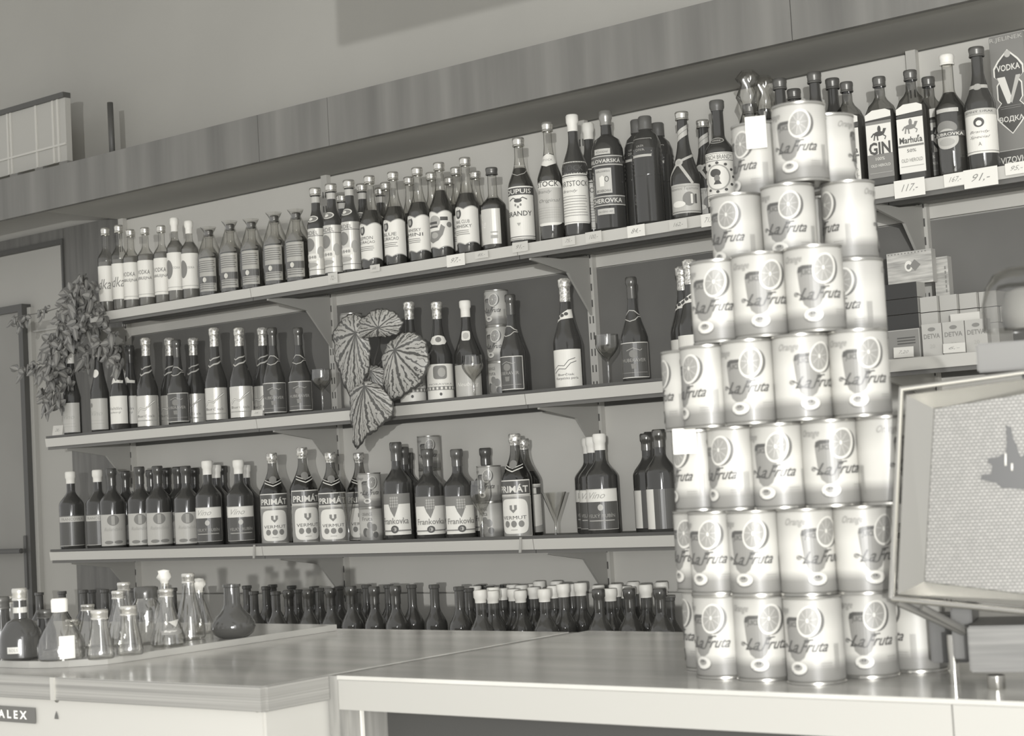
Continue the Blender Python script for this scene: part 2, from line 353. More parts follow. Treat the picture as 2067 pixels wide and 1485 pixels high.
kind('brandy', 'brandy_bottle', 'bottle', 'brandy bottle with framed lettered label and clear neck', .325, ph, cglass, 'screw', None,
     [('rect', -.056, .016, .056, .176, paper), ('rect', -.056, .15, .056, .172, ink), ('txt', 'DUPUIS', .0, .161, .085, .014, paper, {'bold': .01}), ('line', [(-.03, .135), (-.015, .142), (0, .134), (.015, .142), (.028, .136)], .003, ink), ('ell', 0, .133, .012, .006, ink), ('ell', -.008, .12, .003, .004, ink2), ('ell', 0, .114, .003, .004, ink2), ('ell', .008, .12, .003, .004, ink2), ('txt', 'BRANDY', 0, .094, .082, .015, ink, {'bold': .01}), ('poly', [(-.006, .066), (0, .056), (.006, .066)], ink3), ('rect', -.056, .024, .056, .026, ink), ('rect', -.056, .018, .056, .02, ink2)],
     neck=[('line', [(-.03, .232), (-.02, .218), (0, .21), (.02, .216), (.03, .226)], .0018, paper2), ('line', [(-.03, .245), (0, .24), (.03, .243)], .0015, paper2)], liquid=(bglass, .235))
kind('stock', 'brandy_bottle', 'bottle', 'brandy bottle with angular neck badge and five-letter label', .34, prof(.037, .34, .0125, .18, .285, pw=.65), cglass, 'screw', None,
     [('sup', 0, .106, .054, .064, paper), ('rect', -.054, .05, .054, .15, paper2), ('txt', 'STOCK', 0, .161, .075, .016, ink, {'bold': .012}), ('txt', 'Brandy', -.01, .138, .05, .012, ink2, {'shear': .4}), ('txt', 'Original', .005, .112, .07, .013, ink2, {'shear': .4})]+lines(-.045, .045, .092, 5, .007, ink3, .0012),
     neck=[('poly', [(-.032, .222), (0, .212), (.032, .222), (.032, .244), (0, .25), (-.032, .236)], paper), ('txt', 'STOCK', 0, .232, .034, .006, ink2)], liquid=(bglass, .25))
kind('port', 'brandy_bottle', 'bottle', 'white-capped brandy bottle with two stacked octagonal labels', .335, prof(.038, .335, .0145, .19, .275, pw=.75), bglass, 'caps', (whitecap, .29),
     [('poly', [(-.056, .172), (-.05, .166), (.05, .166), (.056, .172), (.056, .196), (.048, .203), (-.048, .203), (-.056, .196)], paper), ('line', [(-.05, .17), (.05, .17), (.053, .174), (.053, .195), (.047, .2), (-.05, .2)], .0012, ink2), ('txt', 'STOCK', 0, .185, .07, .016, ink, {'bold': .012}),
      ('poly', [(-.056, .04), (-.05, .034), (.05, .034), (.056, .04), (.056, .155), (.048, .163), (-.048, .163), (-.056, .155)], paper), ('line', [(-.053, .04), (.05, .037), (.053, .042), (.053, .153), (.047, .16), (-.05, .16)], .0012, ink2), ('txt', 'PARTSTOCK', 0, .143, .098, .015, ink, {'bold': .005}), ('txt', 'Brandy', -.01, .122, .05, .01, ink2, {'shear': .4})]+lines(-.046, .046, .108, 8, .0075, ink2, .0014))
def bech_sq(p): return [2 if z > .25 else (3.0 if z > .05 else 3.0) for r, z in p]
pb = [(0, .004), (.04, .002), (.046, .008), (.047, .2), (.045, .235), (.036, .262), (.022, .272), (.0165, .278), (.0155, .30), (.0155, .325), (.018, .328), (.018, .345), (0, .346)]
kind('bech', 'herb_liqueur_bottle', 'bottle', 'large dark herbal liqueur bottle with two lettered bands', .345, pb, dglass, 'caps', (M('lead_foil', 150, .25, .5, .5), .305),
     [('rect', -.02, .216, .03, .232, paper2), ('txt', 'PŮVODNÍ', .005, .224, .036, .008, ink), ('rect', -.072, .184, .072, .212, paper2), ('rect', -.072, .187, .072, .209, dlabel), ('txt', 'KARLOVARSKÁ', 0, .198, .12, .013, lwhite, {'bold': .01}),
      ('rect', -.02, .105, .03, .176, paper2), ('txt', 'KARLOVARSKÁ', .005, .168, .042, .007, ink), ('poly', [(-.004, .125), (.008, .125), (.01, .15), (.004, .156), (-.006, .15)], paper), ('ring', .016, .145, .006, .008, ink, .002), ('txt', 'BECHEROVKA', .005, .112, .042, .007, ink),
      ('rect', -.072, .07, .072, .098, paper2), ('rect', -.072, .073, .072, .095, dlabel), ('txt', 'BECHEROVKA', 0, .084, .115, .013, lwhite, {'bold': .01}), ('rect', -.018, .045, .032, .062, paper2), ('txt', 'ZALOŽENO 1807', .007, .0535, .042, .006, ink)], rad=.046)
pl_ = [(0, .004), (.036, .002), (.042, .008), (.042, .14)]+[(.042+(.0012 if i % 2 else -.0006), .14+i*.006) for i in range(15)]+[(.04, .24), (.032, .262), (.019, .275), (.0175, .285), (.0175, .318), (0, .319)]
kind('ribbed', 'liqueur_bottle', 'bottle', 'dark ribbed liqueur bottle with small dark label', .318, pl_, dglass, 'caps', (M('black_cap', 92, .4), .28),
     [('rect', -.03, .195, .03, .25, dlabel), ('rect', -.03, .195, .03, .202, paper2), ('frame', -.03, .195, .03, .25, paper2, .0012), ('txt', 'LIKÉR', -.002, .228, .022, .007, ink3), ('txt', 'DIVA', -.002, .216, .026, .007, ink3)])
ps = prof(.041, .34, .0145, .135, .285, pw=.62)
kind('sparkb', 'aperitif_bottle', 'bottle', 'dark bottle with crossed ribbon and diagonal neck band', .34, ps, dglass, 'screw', None,
     [('rect', -.056, .016, .056, .108, paper2), ('rect', -.056, .098, .056, .104, ink3), ('txt', 'Podzemní Tajemství', 0, .092, .095, .012, ink2, {'shear': .2}), ('ell', .016, .06, .018, .022, ink2), ('rect', .02, .045, .026, .075, paper), ('rect', .032, .045, .038, .075, ink), ('ell', -.015, .045, .02, .01, paper), ('rect', -.056, .02, .056, .023, ink2)],
     neck=[('poly', [(-.017, .245), (.017, .268), (.017, .30), (-.017, .278)], paper2), ('line', [(-.016, .262), (.016, .286)], .0016, ink2), ('line', [(-.05, .108), (-.042, .14), (-.012, .178), (.04, .205)], .008, paper2), ('line', [(-.012, .178), (.01, .14), (.028, .108)], .008, paper2), ('ell', -.01, .178, .012, .012, paper2), ('ell', -.01, .178, .006, .007, ink3)])
pf = prof(.040, .335, .0165, .185, .235, pw=.9)
kind('french', 'brandy_bottle', 'bottle', 'brandy bottle, portrait label in vine border, torn neck seal', .335, pf, dglass, 'caps', (M('dark_seal', 92, .4), .305),
     [('rect', -.056, .025, .056, .178, paper), ('frame', -.054, .055, .054, .175, ink, .0012), ('txt', 'FRENCH BRANDY', 0, .164, .09, .013, ink), ('rect', -.05, .153, .05, .1545, ink), ('ell', 0, .105, .036, .038, ink3), ('ell', 0, .105, .031, .034, paper), ('ell', -.006, .118, .015, .012, ink), ('ell', -.002, .102, .008, .01, ink2), ('poly', [(-.012, .085), (.01, .085), (.004, .096), (-.006, .096)], ink)]
     + [('ell', .045*math.cos(t), .105+.042*math.sin(t), .0045, .004, ink) for t in [i*.52 for i in range(12)]]+lines(-.04, .04, .045, 2, .007, ink2, .003),
     neck=[('ell', -.002, .215, .022, .009, paper2), ('ell', -.002, .215, .019, .0072, dlabel), ('txt', '****', -.002, .215, .024, .005, lwhite)])
kind('wrapd', 'wrapped_bottle', 'bottle', 'dark bottle with crumpled cellophane twisted above its neck', .28, prof(.036, .28, .014, .18, .22), dglass, 'screw', dscrew, None,
     extra=lambda k, add, rf: (lambda bm: (lathe(bm, [(.04, .19), (.032, .235), (.02, .262), (.023, .285), (.03, .305), (.022, .335), (.03, .355), (.016, .375)], 20, noise=.3), add('cellophane_wrap', bm_obj('cellophane_wrap', bm, cello))))(bmesh.new()))
kind('dspirit', 'spirit_bottle', 'bottle', 'dark spirit bottle standing behind the tin pyramid', .30, prof(.036, .30, .0145, .18, .25, pw=.8), bglass, 'screw', dscrew)
pg = [(0, .004), (.034, .002), (.0385, .007), (.0385, .185), (.037, .195), (.03, .212), (.018, .226), (.0135, .236), (.013, .262), (.0155, .266), (.0155, .276), (.014, .285), (0, .286)]
gsq = [2, 5, 6, 6, 6, 5, 4, 3, 2, 2, 2, 2, 2]; gsq = gsq[:len(pg)]
def horse(x, z, s, m): return [('ell', x, z, .012*s, .0055*s, m), ('ell', x+.001*s, z+.010*s, .004*s, .008*s, m), ('poly', [(x+.007*s, z), (x+.011*s, z+.011*s), (x+.018*s, z+.010*s), (x+.012*s, z-.002*s)], m), ('line', [(x-.009*s, z), (x-.012*s, z-.014*s)], .003*s, m), ('line', [(x-.004*s, z-.003*s), (x-.003*s, z-.015*s)], .003*s, m), ('line', [(x+.008*s, z-.002*s), (x+.016*s, z-.008*s), (x+.013*s, z-.014*s)], .0025*s, m), ('line', [(x-.011*s, z+.002*s), (x-.018*s, z-.006*s)], .003*s, m)]
top_l = ('poly', [(-.035, .174), (.034, .178), (.034, .192), (.02, .199), (-.015, .199), (-.035, .188)], paper)
kind('gin', 'gin_bottle', 'bottle', 'square gin bottle with horseman and large three-letter word', .285, pg, gglass, 'screw', dscrew,
     [top_l, ('rect', -.035, .172, .034, .1735, ink), ('rect', -.035, .024, .034, .17, ink2), ('rect', -.034, .085, .033, .162, paper)]+horse(0, .137, 1.15, ink)+[('txt', 'GIN', 0, .1, .058, .032, ink, {'bold': .03}), ('txt', '100%', 0, .073, .024, .008, paper), ('txt', 'OLD HEROLD', 0, .056, .052, .007, paper), ('rect', -.03, .036, .03, .0375, ink3)], lmap=Flat(-.0243), liquid=(drink, .2), sq=gsq, ysc=.62, rad=.037)
kind('gin2', 'borovicka_bottle', 'bottle', 'square juniper spirit bottle with horseman on white label', .285, pg, gglass, 'screw', dscrew,
     [top_l, ('rect', -.035, .165, .034, .171, ink), ('rect', -.035, .024, .034, .163, paper)]+horse(0, .14, 1.15, ink2)+[('txt', 'Marhuľa', 0, .108, .06, .018, ink, {'bold': .02}), ('rect', -.034, .09, .033, .095, ink2), ('txt', '50%', 0, .08, .024, .008, ink), ('txt', 'OLD HEROLD', 0, .056, .056, .009, ink2), ('rect', -.03, .04, .03, .0415, ink3)], lmap=Flat(-.0243), liquid=(drink, .2), sq=gsq, ysc=.62, rad=.037)
kind('zub', 'spirit_bottle', 'bottle', 'white-capped dark spirit bottle with ribbon label', .31, prof(.038, .31, .014, .17, .225, pw=.9), cglass, 'screw', whitecap,
     [('rect', -.03, .16, .03, .17, paper2), ('ell', -.004, .12, .028, .018, ink2), ('ell', -.004, .092, .03, .026, paper2), ('rect', -.042, .098, .045, .112, dlabel), ('txt', 'ŽUBROVKA', 0, .105, .078, .01, lwhite, {'bold': .01}), ('ell', -.004, .084, .02, .01, ink3)], liquid=(bglass, .215))
kind('jemny', 'brandy_bottle', 'bottle', 'tall brandy bottle with crest label and collar strip', .335, prof(.038, .335, .0145, .18, .28, pw=.7), bglass, 'screw', dscrew,
     [('rect', -.056, .045, .056, .165, paper), ('rect', -.056, .148, .056, .165, paper2), ('txt', 'JEMNÝ DRAK', 0, .157, .08, .009, ink), ('ell', 0, .128, .013, .013, ink), ('ell', 0, .126, .007, .007, paper), ('txt', 'Brandy', 0, .102, .05, .009, ink2, {'shear': .4}), ('txt', 'Special', 0, .088, .05, .009, ink2, {'shear': .4}), ('txt', 'A', 0, .07, .008, .01, ink2), ('rect', -.056, .05, .056, .0515, ink2)],
     neck=[('rect', -.028, .222, .028, .232, paper2), ('ell', 0, .226, .01, .009, ink3)])
# shelf two wines
pw1 = prof(.034, .315, .0135, .14, .27, pw=.62)
kind('wn', 'wine_bottle', 'bottle', 'wine bottle with white capsule and small round neck badge', .315, pw1, dglass, 'caps', (whitecap, .262),
     [('rect', -.052, .015, .052, .12, paper2), ('ell', -.016, .098, .007, .008, ink2), ('txt', 'Víno', .006, .07, .045, .016, ink3, {'shear': .4})]+lines(-.04, .04, .045, 2, .01, ink3), neck=[('ell', -.002, .205, .013, .014, paper)])
kind('wt', 'wine_bottle', 'bottle', 'wine bottle with dark capsule and pointed shoulder label', .31, pw1, dglass, 'caps', (M('black_foil', 74, .3, .5, .3), .25),
     [('rect', -.052, .03, .052, .13, paper), ('txt', 'Veltlín', 0, .085, .055, .01, ink2), ('txt', 'zelený', 0, .07, .05, .009, ink2)], neck=[('poly', [(-.034, .17), (0, .178), (.03, .176), (.03, .186), (.01, .188), (0, .2), (-.012, .196)], paper)])
kind('wu', 'sparkling_wine_bottle', 'bottle', 'foil-necked wine bottle with scalloped collar and banner label', .325, prof(.039, .325, .0145, .14, .26, pw=.7), dglass, 'caps', (foil, .262),
     [('rect', -.056, .012, .056, .12, silver_p), ('line', [(-.035, .06), (-.02, .075), (0, .07), (.018, .088), (.036, .1)], .007, ink2), ('line', [(-.035, .06), (-.02, .075), (0, .07), (.018, .088), (.036, .1)], .0035, paper), ('txt', 'Burčiak', 0, .048, .07, .01, ink2), ('rect', -.04, .03, .04, .034, ink3)],
     neck=[('line', [(-.028, .2), (-.014, .192), (0, .2), (.014, .203), (.028, .212)], .005, paper2), ('line', [(-.028, .222), (-.012, .214), (0, .221), (.014, .224), (.028, .23)], .004, paper2)], capname='foil_capsule')
def dark_wine(key, foiled):
    kind(key, 'wine_bottle', 'bottle', 'dark wine bottle with white-outlined dark label and curled collar', .325, prof(.039, .325, .0125, .14, .27, pw=.66), dglass, 'caps', (M('brown_foil', 96, .22, .5, .5), .26),
     [('rect', -.052, .018, .052, .125, dlabel), ('frame', -.052, .018, .052, .125, paper, .0022), ('line', [(-.02, .1), (0, .108), (.02, .1), (.026, .104)], .0018, ink3), ('ell', 0, .09, .012, .012, ink2), ('poly', [(-.008, .06), (.008, .06), (.006, .045), (-.006, .045)], ink2), ('txt', 'HUBERAVER', 0, .071, .072, .01, ink3), ('rect', -.042, .033, .042, .034, ink3)],
     neck=[('line', [(-.036, .205), (-.02, .212), (-.008, .224), (.006, .222), (.018, .212), (.03, .208)], .0028, paper2), ('line', [(-.036, .2), (-.02, .196), (-.006, .19), (.008, .194), (.018, .204), (.032, .203)], .0028, paper2)])
dark_wine('wv', 1)
kind('ww', 'sparkling_wine_bottle', 'bottle', 'foil-necked bottle with patterned band and oval neck medallion', .325, prof(.041, .325, .014, .15, .265, pw=.7), dglass, 'caps', (foil, .27),
     [('rect', -.058, .008, .058, .122, paper), ('sup', 0, .095, .022, .022, ink2), ('ell', .005, .095, .012, .015, ink3), ('txt', 'MORAVSKÁ', 0, .058, .08, .007, ink2), ('rect', -.058, .038, .058, .05, ink2)]+[('rect', -.052+i*.013, .04, -.046+i*.013, .048, paper) for i in range(9)]+[('ell', 0, .025, .004, .005, ink)],
     neck=[('ell', 0, .2, .026, .016, paper), ('poly', [(-.03, .196), (-.02, .212), (.02, .212), (.03, .196), (.02, .186), (-.02, .186)], paper), ('ell', 0, .202, .009, .009, ink2)], capname='foil_capsule')
kind('wx', 'wine_bottle', 'bottle', 'white-capped wine bottle behind a stemmed glass', .325, prof(.041, .325, .014, .15, .265, pw=.7), dglass, 'caps', (whitecap, .272),
     [('rect', -.055, .012, .055, .115, paper2), ('txt', 'Neuburg', 0, .05, .075, .016, paper, {'shear': .3})], neck=[('sup', 0, .21, .014, .016, paper), ('ell', 0, .21, .009, .011, paper2)])
kind('wy', 'sparkling_wine_bottle', 'bottle', 'sparkling wine bottle with torn silver foil and banner label', .325, prof(.042, .325, .015, .14, .27, pw=.68), dglass, 'caps', (foil, .258),
     [('rect', -.056, .01, .056, .118, paper), ('line', [(-.04, .055), (-.02, .068), (0, .066), (.015, .082), (.034, .088)], .012, ink), ('line', [(-.04, .055), (-.02, .068), (0, .066), (.015, .082), (.034, .088)], .008, paper), ('txt', 'Burčiak', .002, .046, .05, .007, ink), ('txt', 'Karpatská perla', .004, .034, .07, .009, ink)],
     neck=[('poly', [(-.034, .196), (-.01, .206), (.03, .21), (.03, .236), (.01, .234), (-.01, .222), (-.03, .212)], paper), ('ell', -.006, .218, .006, .005, ink), ('ell', .006, .222, .006, .005, ink), ('ell', -.018, .212, .005, .005, ink)], capname='foil_capsule')
# shelf three one-litre bottles
p3 = prof(.046, .285, .0155, .165, .218, pw=.95)
kind('aa', 'wine_bottle', 'bottle', 'litre wine bottle with white cap and dark banded label', .285, p3, dglass, 'caps', (whitecap, .243),
     [('rect', -.06, .018, .06, .128, dlabel), ('rect', -.06, .104, .06, .124, paper2), ('txt', 'FRANCOVKA', 0, .114, .085, .01, ink2), ('rect', -.06, .018, .06, .02, paper2)])
kind('bb', 'wine_bottle', 'bottle', 'litre wine bottle with dark foil and arched emblem label', .285, p3, dglass, 'caps', (darkcap, .225),
     [('rect', -.056, .014, .056, .124, paper2), ('ell', 0, .103, .022, .019, ink2), ('rect', -.006, .087, .006, .118, ink3), ('txt', 'Rulandské', 0, .072, .07, .012, ink3, {'shear': .3}), ('ell', -.018, .026, .016, .006, ink2), ('ell', .018, .026, .016, .006, ink2)])
kind('cc', 'wine_bottle', 'bottle', 'litre wine bottle, white cap, dark label with light top', .285, p3, dglass, 'caps', (whitecap, .24),
     [('rect', -.056, .018, .056, .132, dlabel), ('rect', -.056, .096, .056, .132, paper), ('txt', 'Víno', -.01, .114, .05, .018, ink3, {'shear': .5}), ('ell', 0, .08, .008, .009, paper2), ('txt', 'VELKÝ RUBÍN', 0, .058, .085, .012, ink3), ('rect', -.04, .042, .04, .045, ink3), ('frame', -.056, .018, .056, .132, paper2, .0015)])
kind('cw', 'wine_bottle', 'bottle', 'litre wine bottle, white cap, dark label with light top', .285, p3, dglass, 'caps', (whitecap, .24), None)
pp = prof(.046, .30, .0145, .172, .262, pw=.72)
def chev(z, t, m): return ('line', [(-.032, z+.012), (0, z), (.032, z+.012)], t, m)
kind('primat', 'vermouth_bottle', 'bottle', 'vermouth bottle, white oval on framed label, silver top', .30, pp, gglass, 'caps', (foil, .268),
     [('rect', -.058, .006, .058, .168, M('vermouth_label', 140, .35)), ('rect', -.058, .124, .058, .168, paper), ('rect', -.056, .127, .056, .165, dlabel), ('txt', 'PRIMÁT', 0, .144, .098, .024, lwhite, {'bold': .025}), ('frame', -.058, .006, .058, .122, paper, .0015),
      ('sup', 0, .064, .045, .05, paper), ('poly', [(-.011, .096), (.011, .096), (.011, .084), (0, .073), (-.011, .084)], ink2), ('rect', -.003, .083, .003, .098, paper), ('txt', 'VERMUT', 0, .06, .076, .01, ink), ('ell', -.022, .042, .0085, .0095, ink2), ('ell', 0, .042, .0085, .0095, ink2), ('ell', .022, .042, .0085, .0095, ink2), ('rect', -.01, .024, .01, .026, ink3)],
     neck=[chev(.192, .003, paper), chev(.201, .0022, paper), ('ell', 0, .213, .012, .012, ink2)], liquid=(bglass, .215), capname='foil_top')
kind('frank', 'wine_bottle', 'bottle', 'litre red wine bottle with grape cluster label', .285, p3, dglass, 'caps', (M('maroon_foil', 96, .25, .5, .3), .232),
     [('rect', -.056, .02, .056, .138, paper), ('rect', -.056, .108, .056, .138, ink2), ('poly', [(-.02, .134), (.02, .134), (.016, .11), (.008, .088), (0, .07), (-.012, .09), (-.02, .112)], ink2)]+[('ell', -.01+.007*(i % 4), .126-.008*(i//4), .003, .0035, ink3) for i in range(16)]+[('txt', 'Frankovka', 0, .06, .09, .018, ink2, {'bold': .01}), ('rect', -.056, .03, .056, .034, ink2), ('ell', 0, .036, .012, .011, ink), ('ell', 0, .036, .006, .006, ink3)])
kind('gg', 'wine_bottle', 'bottle', 'litre wine bottle with dark foil turned to a split label', .30, prof(.045, .30, .0155, .175, .235, pw=.95), dglass, 'caps', (M('bronze_foil', 112, .2, .5, .7), .25),
     [('rect', -.10, .016, -.02, .13, paper), ('rect', -.062, .016, -.056, .13, ink2), ('txt', 'ŠTANGA', -.085, .08, .03, .012, ink3), ('rect', -.02, .016, .08, .13, dlabel)])
kind('ff', 'vermouth_bottle', 'bottle', 'vermouth bottle with curved two-tone label behind another', .30, pp, gglass, 'caps', (foil, .268),
     [('rect', -.056, .012, .056, .16, paper), ('rect', -.056, .128, .056, .15, dlabel), ('rect', .0, .13, .03, .148, paper), ('poly', [(-.056, .012), (.056, .012), (.056, .035), (.02, .03), (-.02, .042), (-.056, .03)], ink3), ('rect', -.056, .152, .056, .154, ink2)], liquid=(bglass, .20), capname='foil_top')
lowgl = M('dark_glass_lifted', 84, .08, .5, coat=.35)  # same dark glass, colour lifted against the shade on the lowest shelf
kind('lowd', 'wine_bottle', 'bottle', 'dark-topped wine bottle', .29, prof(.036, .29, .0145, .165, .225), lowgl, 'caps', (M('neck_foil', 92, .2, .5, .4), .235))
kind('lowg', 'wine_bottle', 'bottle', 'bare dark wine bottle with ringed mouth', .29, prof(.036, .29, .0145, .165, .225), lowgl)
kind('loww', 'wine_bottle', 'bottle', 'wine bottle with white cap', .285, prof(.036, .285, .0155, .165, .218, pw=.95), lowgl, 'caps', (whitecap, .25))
# clear counter bottles
def cl(key, desc, H, p, cap, capz=None, **kw): kind(key, 'carafe', 'bottle', desc, H, p, kw.pop('gm', caglass), cap, capz, **kw)
liqc = M('pale_liquid', 150, .1)
cl('flask', 'wide squat conical decanter with white stopper', .125, [(0, .004), (.042, .002), (.046, .006), (.046, .03), (.043, .045), (.032, .065), (.02, .085), (.012, .1), (.0115, .112), (.015, .114), (.015, .119), (0, .12)], 'caps', (whitecap, .108), label=[('rect', -.003, .006, .028, .052, paper)], lmap=Cyl(.0462))
cl('milk', 'clear tapering carafe with silver cap', .13, [(0, .003), (.026, .0015), (.029, .006), (.0285, .02), (.024, .05), (.0185, .085), (.0165, .11), (.0165, .129), (0, .13)], 'screw')
cl('tall', 'clear slender carafe with silver cap', .17, [(0, .003), (.032, .0015), (.036, .007), (.035, .03), (.026, .075), (.0165, .115), (.0135, .14), (.0135, .169), (0, .17)], 'screw')
cl('crest', 'clear conical carafe with printed pennant and silver cap', .18, [(0, .003), (.036, .0015), (.04, .007), (.038, .03), (.026, .08), (.0165, .12), (.014, .145), (.014, .179), (0, .18)], 'screw', label=[('poly', [(-.022, .05), (.018, .058), (.03, .05), (.03, .04), (.012, .036), (-.022, .038)], ink2), ('txt', 'Bogner', 0, .048, .03, .008, paper, {'shear': .4}), ('poly', [(-.004, .078), (.026, .084), (.012, .06)], paper2)])
cl('jar', 'broad clear carafe with dark lid and fine rings', .17, [(0, .003), (.034, .0015), (.037, .007), (.037, .095), (.034, .115), (.027, .128), (.025, .135), (.025, .169), (0, .17)], 'caps', (M('lid_black', 84, .2, .5, .3), .138))
cl('dsquat', 'squat black decanter with banded neck and tiny label', .15, [(0, .003), (.038, .0015), (.043, .006), (.043, .045), (.04, .06), (.028, .08), (.0145, .088), (.0135, .11), (.0135, .149), (0, .15)], 'screw', None, gm=dglass, label=[('rect', -.03, .016, -.003, .03, paper2), ('txt', 'BOLS', -.0165, .023, .018, .006, ink2)], neck=[('rect', -.03, .1, .03, .112, paper2)])
cl('round', 'round dark green decanter with long straight neck', .16, [(0, .003), (.034, .0015), (.046, .012), (.052, .03), (.05, .045), (.042, .062), (.032, .074), (.024, .086), (.0195, .1), (.0185, .15), (.021, .152), (.021, .159), (0, .16)], None, gm=M('bottle_green', 70, .08, .5, coat=.3))
cl('small', 'small clear bottle with silver screw cap', .11, [(0, .003), (.02, .0015), (.022, .006), (.021, .05), (.014, .08), (.013, .109), (0, .11)], 'screw')
cl('dsmall', 'small dark bottle with flat lid', .12, [(0, .003), (.02, .0015), (.024, .006), (.023, .06), (.018, .08), (.0175, .119), (0, .12)], 'screw', dscrew, gm=dglass)
cl('tissue', 'clear bottle stoppered with crumpled white tissue', .15, [(0, .003), (.028, .0015), (.031, .006), (.03, .04), (.02, .09), (.011, .12), (.011, .149), (0, .15)], None,
   extra=lambda k, add, rf: (lambda bm: (lathe(bm, [(.009, .14), (.011, .155), (.02, .166), (.013, .178), (.017, .186), (0, .19)], 9, noise=.4), add('tissue_stopper', bm_obj('tissue_stopper', bm, whitecap))))(bmesh.new()))
# glasses
def gk(key, desc, H, p):
    kind(key, 'stemmed_glass', 'glass', desc, H, p, glass('stemware_'+key, 240, 120, .25)); k = PROTO[key]; k.parts = [('bowl_and_stem', k.parts[0][1])]
def stem(R, H, hb, rb, V=False):
    p = [(0, .0), (.026, .0), (.026, .002), (.006, .005), (.0035, .012), (.0035, H-hb-.008), (.006, H-hb)]
    n = 8
    for i in range(1, n+1):
        t = i/n; r = (.006+(R-.006)*t) if V else (.006+(rb-.006)*math.sin(min(1, t*1.6)*math.pi/2)); 
        if not V and t > .6: r = rb+(R-rb)*(t-.6)/.4
        p.append((r, H-hb+hb*t))
    return p+[(p[-1][0]-.0012, H)]
gk('flute', 'tall V-shaped flute glass', .15, stem(.027, .15, .085, .02, True)); gk('tulip', 'tulip-shaped stemmed wine glass', .145, stem(.03, .145, .08, .034)); gk('cone', 'thick conical cocktail glass', .125, stem(.037, .125, .078, .03, True)); gk('goblet', 'straight-sided wine goblet', .14, stem(.033, .14, .065, .034))
# ------------------------------------------------------------------ room
WY = .35
WX0, WX1 = -8.2, 1.2
struct('wall_back', (WX0, WX1, WY, WY+.12, 0, 3.6), wall_m)
struct('ceiling', (WX0, WX1, -2.4, WY+.12, 3.6, 3.7), M('ceiling_paint', 190, .9))
struct('floor', (-8.2, 2.6, -7.5, WY+.12, -.05, 0), noisy('floor_tiles', 205, 215, freq=3, rough=.6))
struct('trim_1', (-5.612, -5.252, WY-.02, WY, .0, 2.345), pillar_m)
struct('trim_2', (-7.4, -5.615, WY-.02, WY, 2.30, 2.345), pillar_m)
struct('trim_3', (-7.4, -5.615, WY-.028, WY, 2.284, 2.302), dark_m)
struct('trim_4', (-5.622, -5.612, WY-.03, WY, 1.95, 2.302), dark_m)
struct('trim_5', (-5.87, -5.615, WY-.012, WY, 1.945, 1.953), steel_m)
# door on the left
d = boxo('door_1', (-6.75, -5.90, WY-.03, WY, .0, 2.035), noisy('door_paint', 130, 137, freq=2, rough=.8)); d['kind'] = 'structure'
bm = bmesh.new(); box(bm, -5.90, -5.872, WY-.045, WY, 0, 2.065); box(bm, -6.80, -5.90, WY-.045, WY, 2.035, 2.065); bm_obj('door_frame', bm, dark_m, d)
boxo('door_stop', (-5.872, -5.85, WY-.02, WY, 0, 2.05), M('door_edge', 168, .5), d)
hp = onY(51, 1130, WY-.05)
bm = bmesh.new(); box(bm, hp.x-.012, hp.x+.012, WY-.05, WY-.03, hp.z-.12, hp.z+.10, bev=.003); box(bm, hp.x-.26, hp.x, WY-.075, WY-.055, hp.z+.028, hp.z+.048, bev=.004); box(bm, hp.x-.008, hp.x+.008, WY-.06, WY-.045, hp.z+.03, hp.z+.046); bm_obj('door_handle', bm, dark_m, d)
# fascia and soffit
def seamx(px, py): return onY(px, py, -.07).x
fx = [-7.4, seamx(522, 290), seamx(662, 240), seamx(1596, 30), .6]
fa = empty('wooden_fascia', (-3, -.07, 2.33)); tag(fa, 'long wood veneer fascia board running above the bottle shelves', 'fascia')
for a, b in zip(fx, fx[1:]):
    boxo('fascia_panel', (a+.0012+3, b-.0012+3, 0, .02, -.008, .147), veneer_m, fa)
sf = boxo('soffit_panel', (-5.255+3, 3.6, .02, WY+.068, 0, .012), soffit_m, fa)
boxo('fascia_top', (fx[0]+3, 3.6, .02, WY+.068, .12, .132), soffit_m, fa)
UX = [-5.238, -4.134, -3.025, -1.925, -.82]
S1, S2, S3, S4 = 1.925, 1.485, 1.062, .635
# boards on the wall
def board(name, x0, x1, z0, z1, m, lab): o = boxo(name, (x0, x1, WY-.014, WY-.002, z0, z1), m); tag(o, lab, 'panel'); return o
board('back_board', -5.235, -1.93, S2-.04, 1.868, board_m, 'dark back board on the wall behind the second shelf of wine')
board('shade_lift_panel', -5.245, .6, 1.872, 2.325, back_m, 'added wall panel lightened against shade behind the top shelf of bottles')  # added panels, their lighter colour makes up for shelf shade
board('shade_lift_panel', -5.25, .6, S2-.045-.56, S2-.042, back_m, 'added wall panel lightened against shade behind the third shelf of bottles')
board('shade_lift_panel', -5.25, .6, .3, S2-.61, back_m, 'added wall panel lightened against shade behind the lowest shelf of bottles')
board('back_board', -1.92, .3, S2-.04, 1.866, board2_m, 'grey back board behind the cigarette cartons on the right')
# uprights
for i, x in enumerate(UX[:4]):
    bm = bmesh.new(); box(bm, x-.014, x+.014, WY-.035, WY-.0145, .3, 2.33); 
    for z in [.45+.05*j for j in range(37)]:
        for dx in (-.006, .006): box(bm, x+dx-.0018, x+dx+.0018, WY-.0362, WY-.035, z, z+.022, 1)
    o = bm_obj('shelf_upright', bm, [M('upright_enamel', 184, .5), dark_m]); tag(o, ['leftmost slotted steel upright beside the wooden pillar', 'slotted steel upright behind the big-leaved begonia', 'slotted steel upright behind the short goblet, middle of the wall', 'slotted steel upright above the cigarette cartons'][i], 'upright', 'slotted shelf uprights')
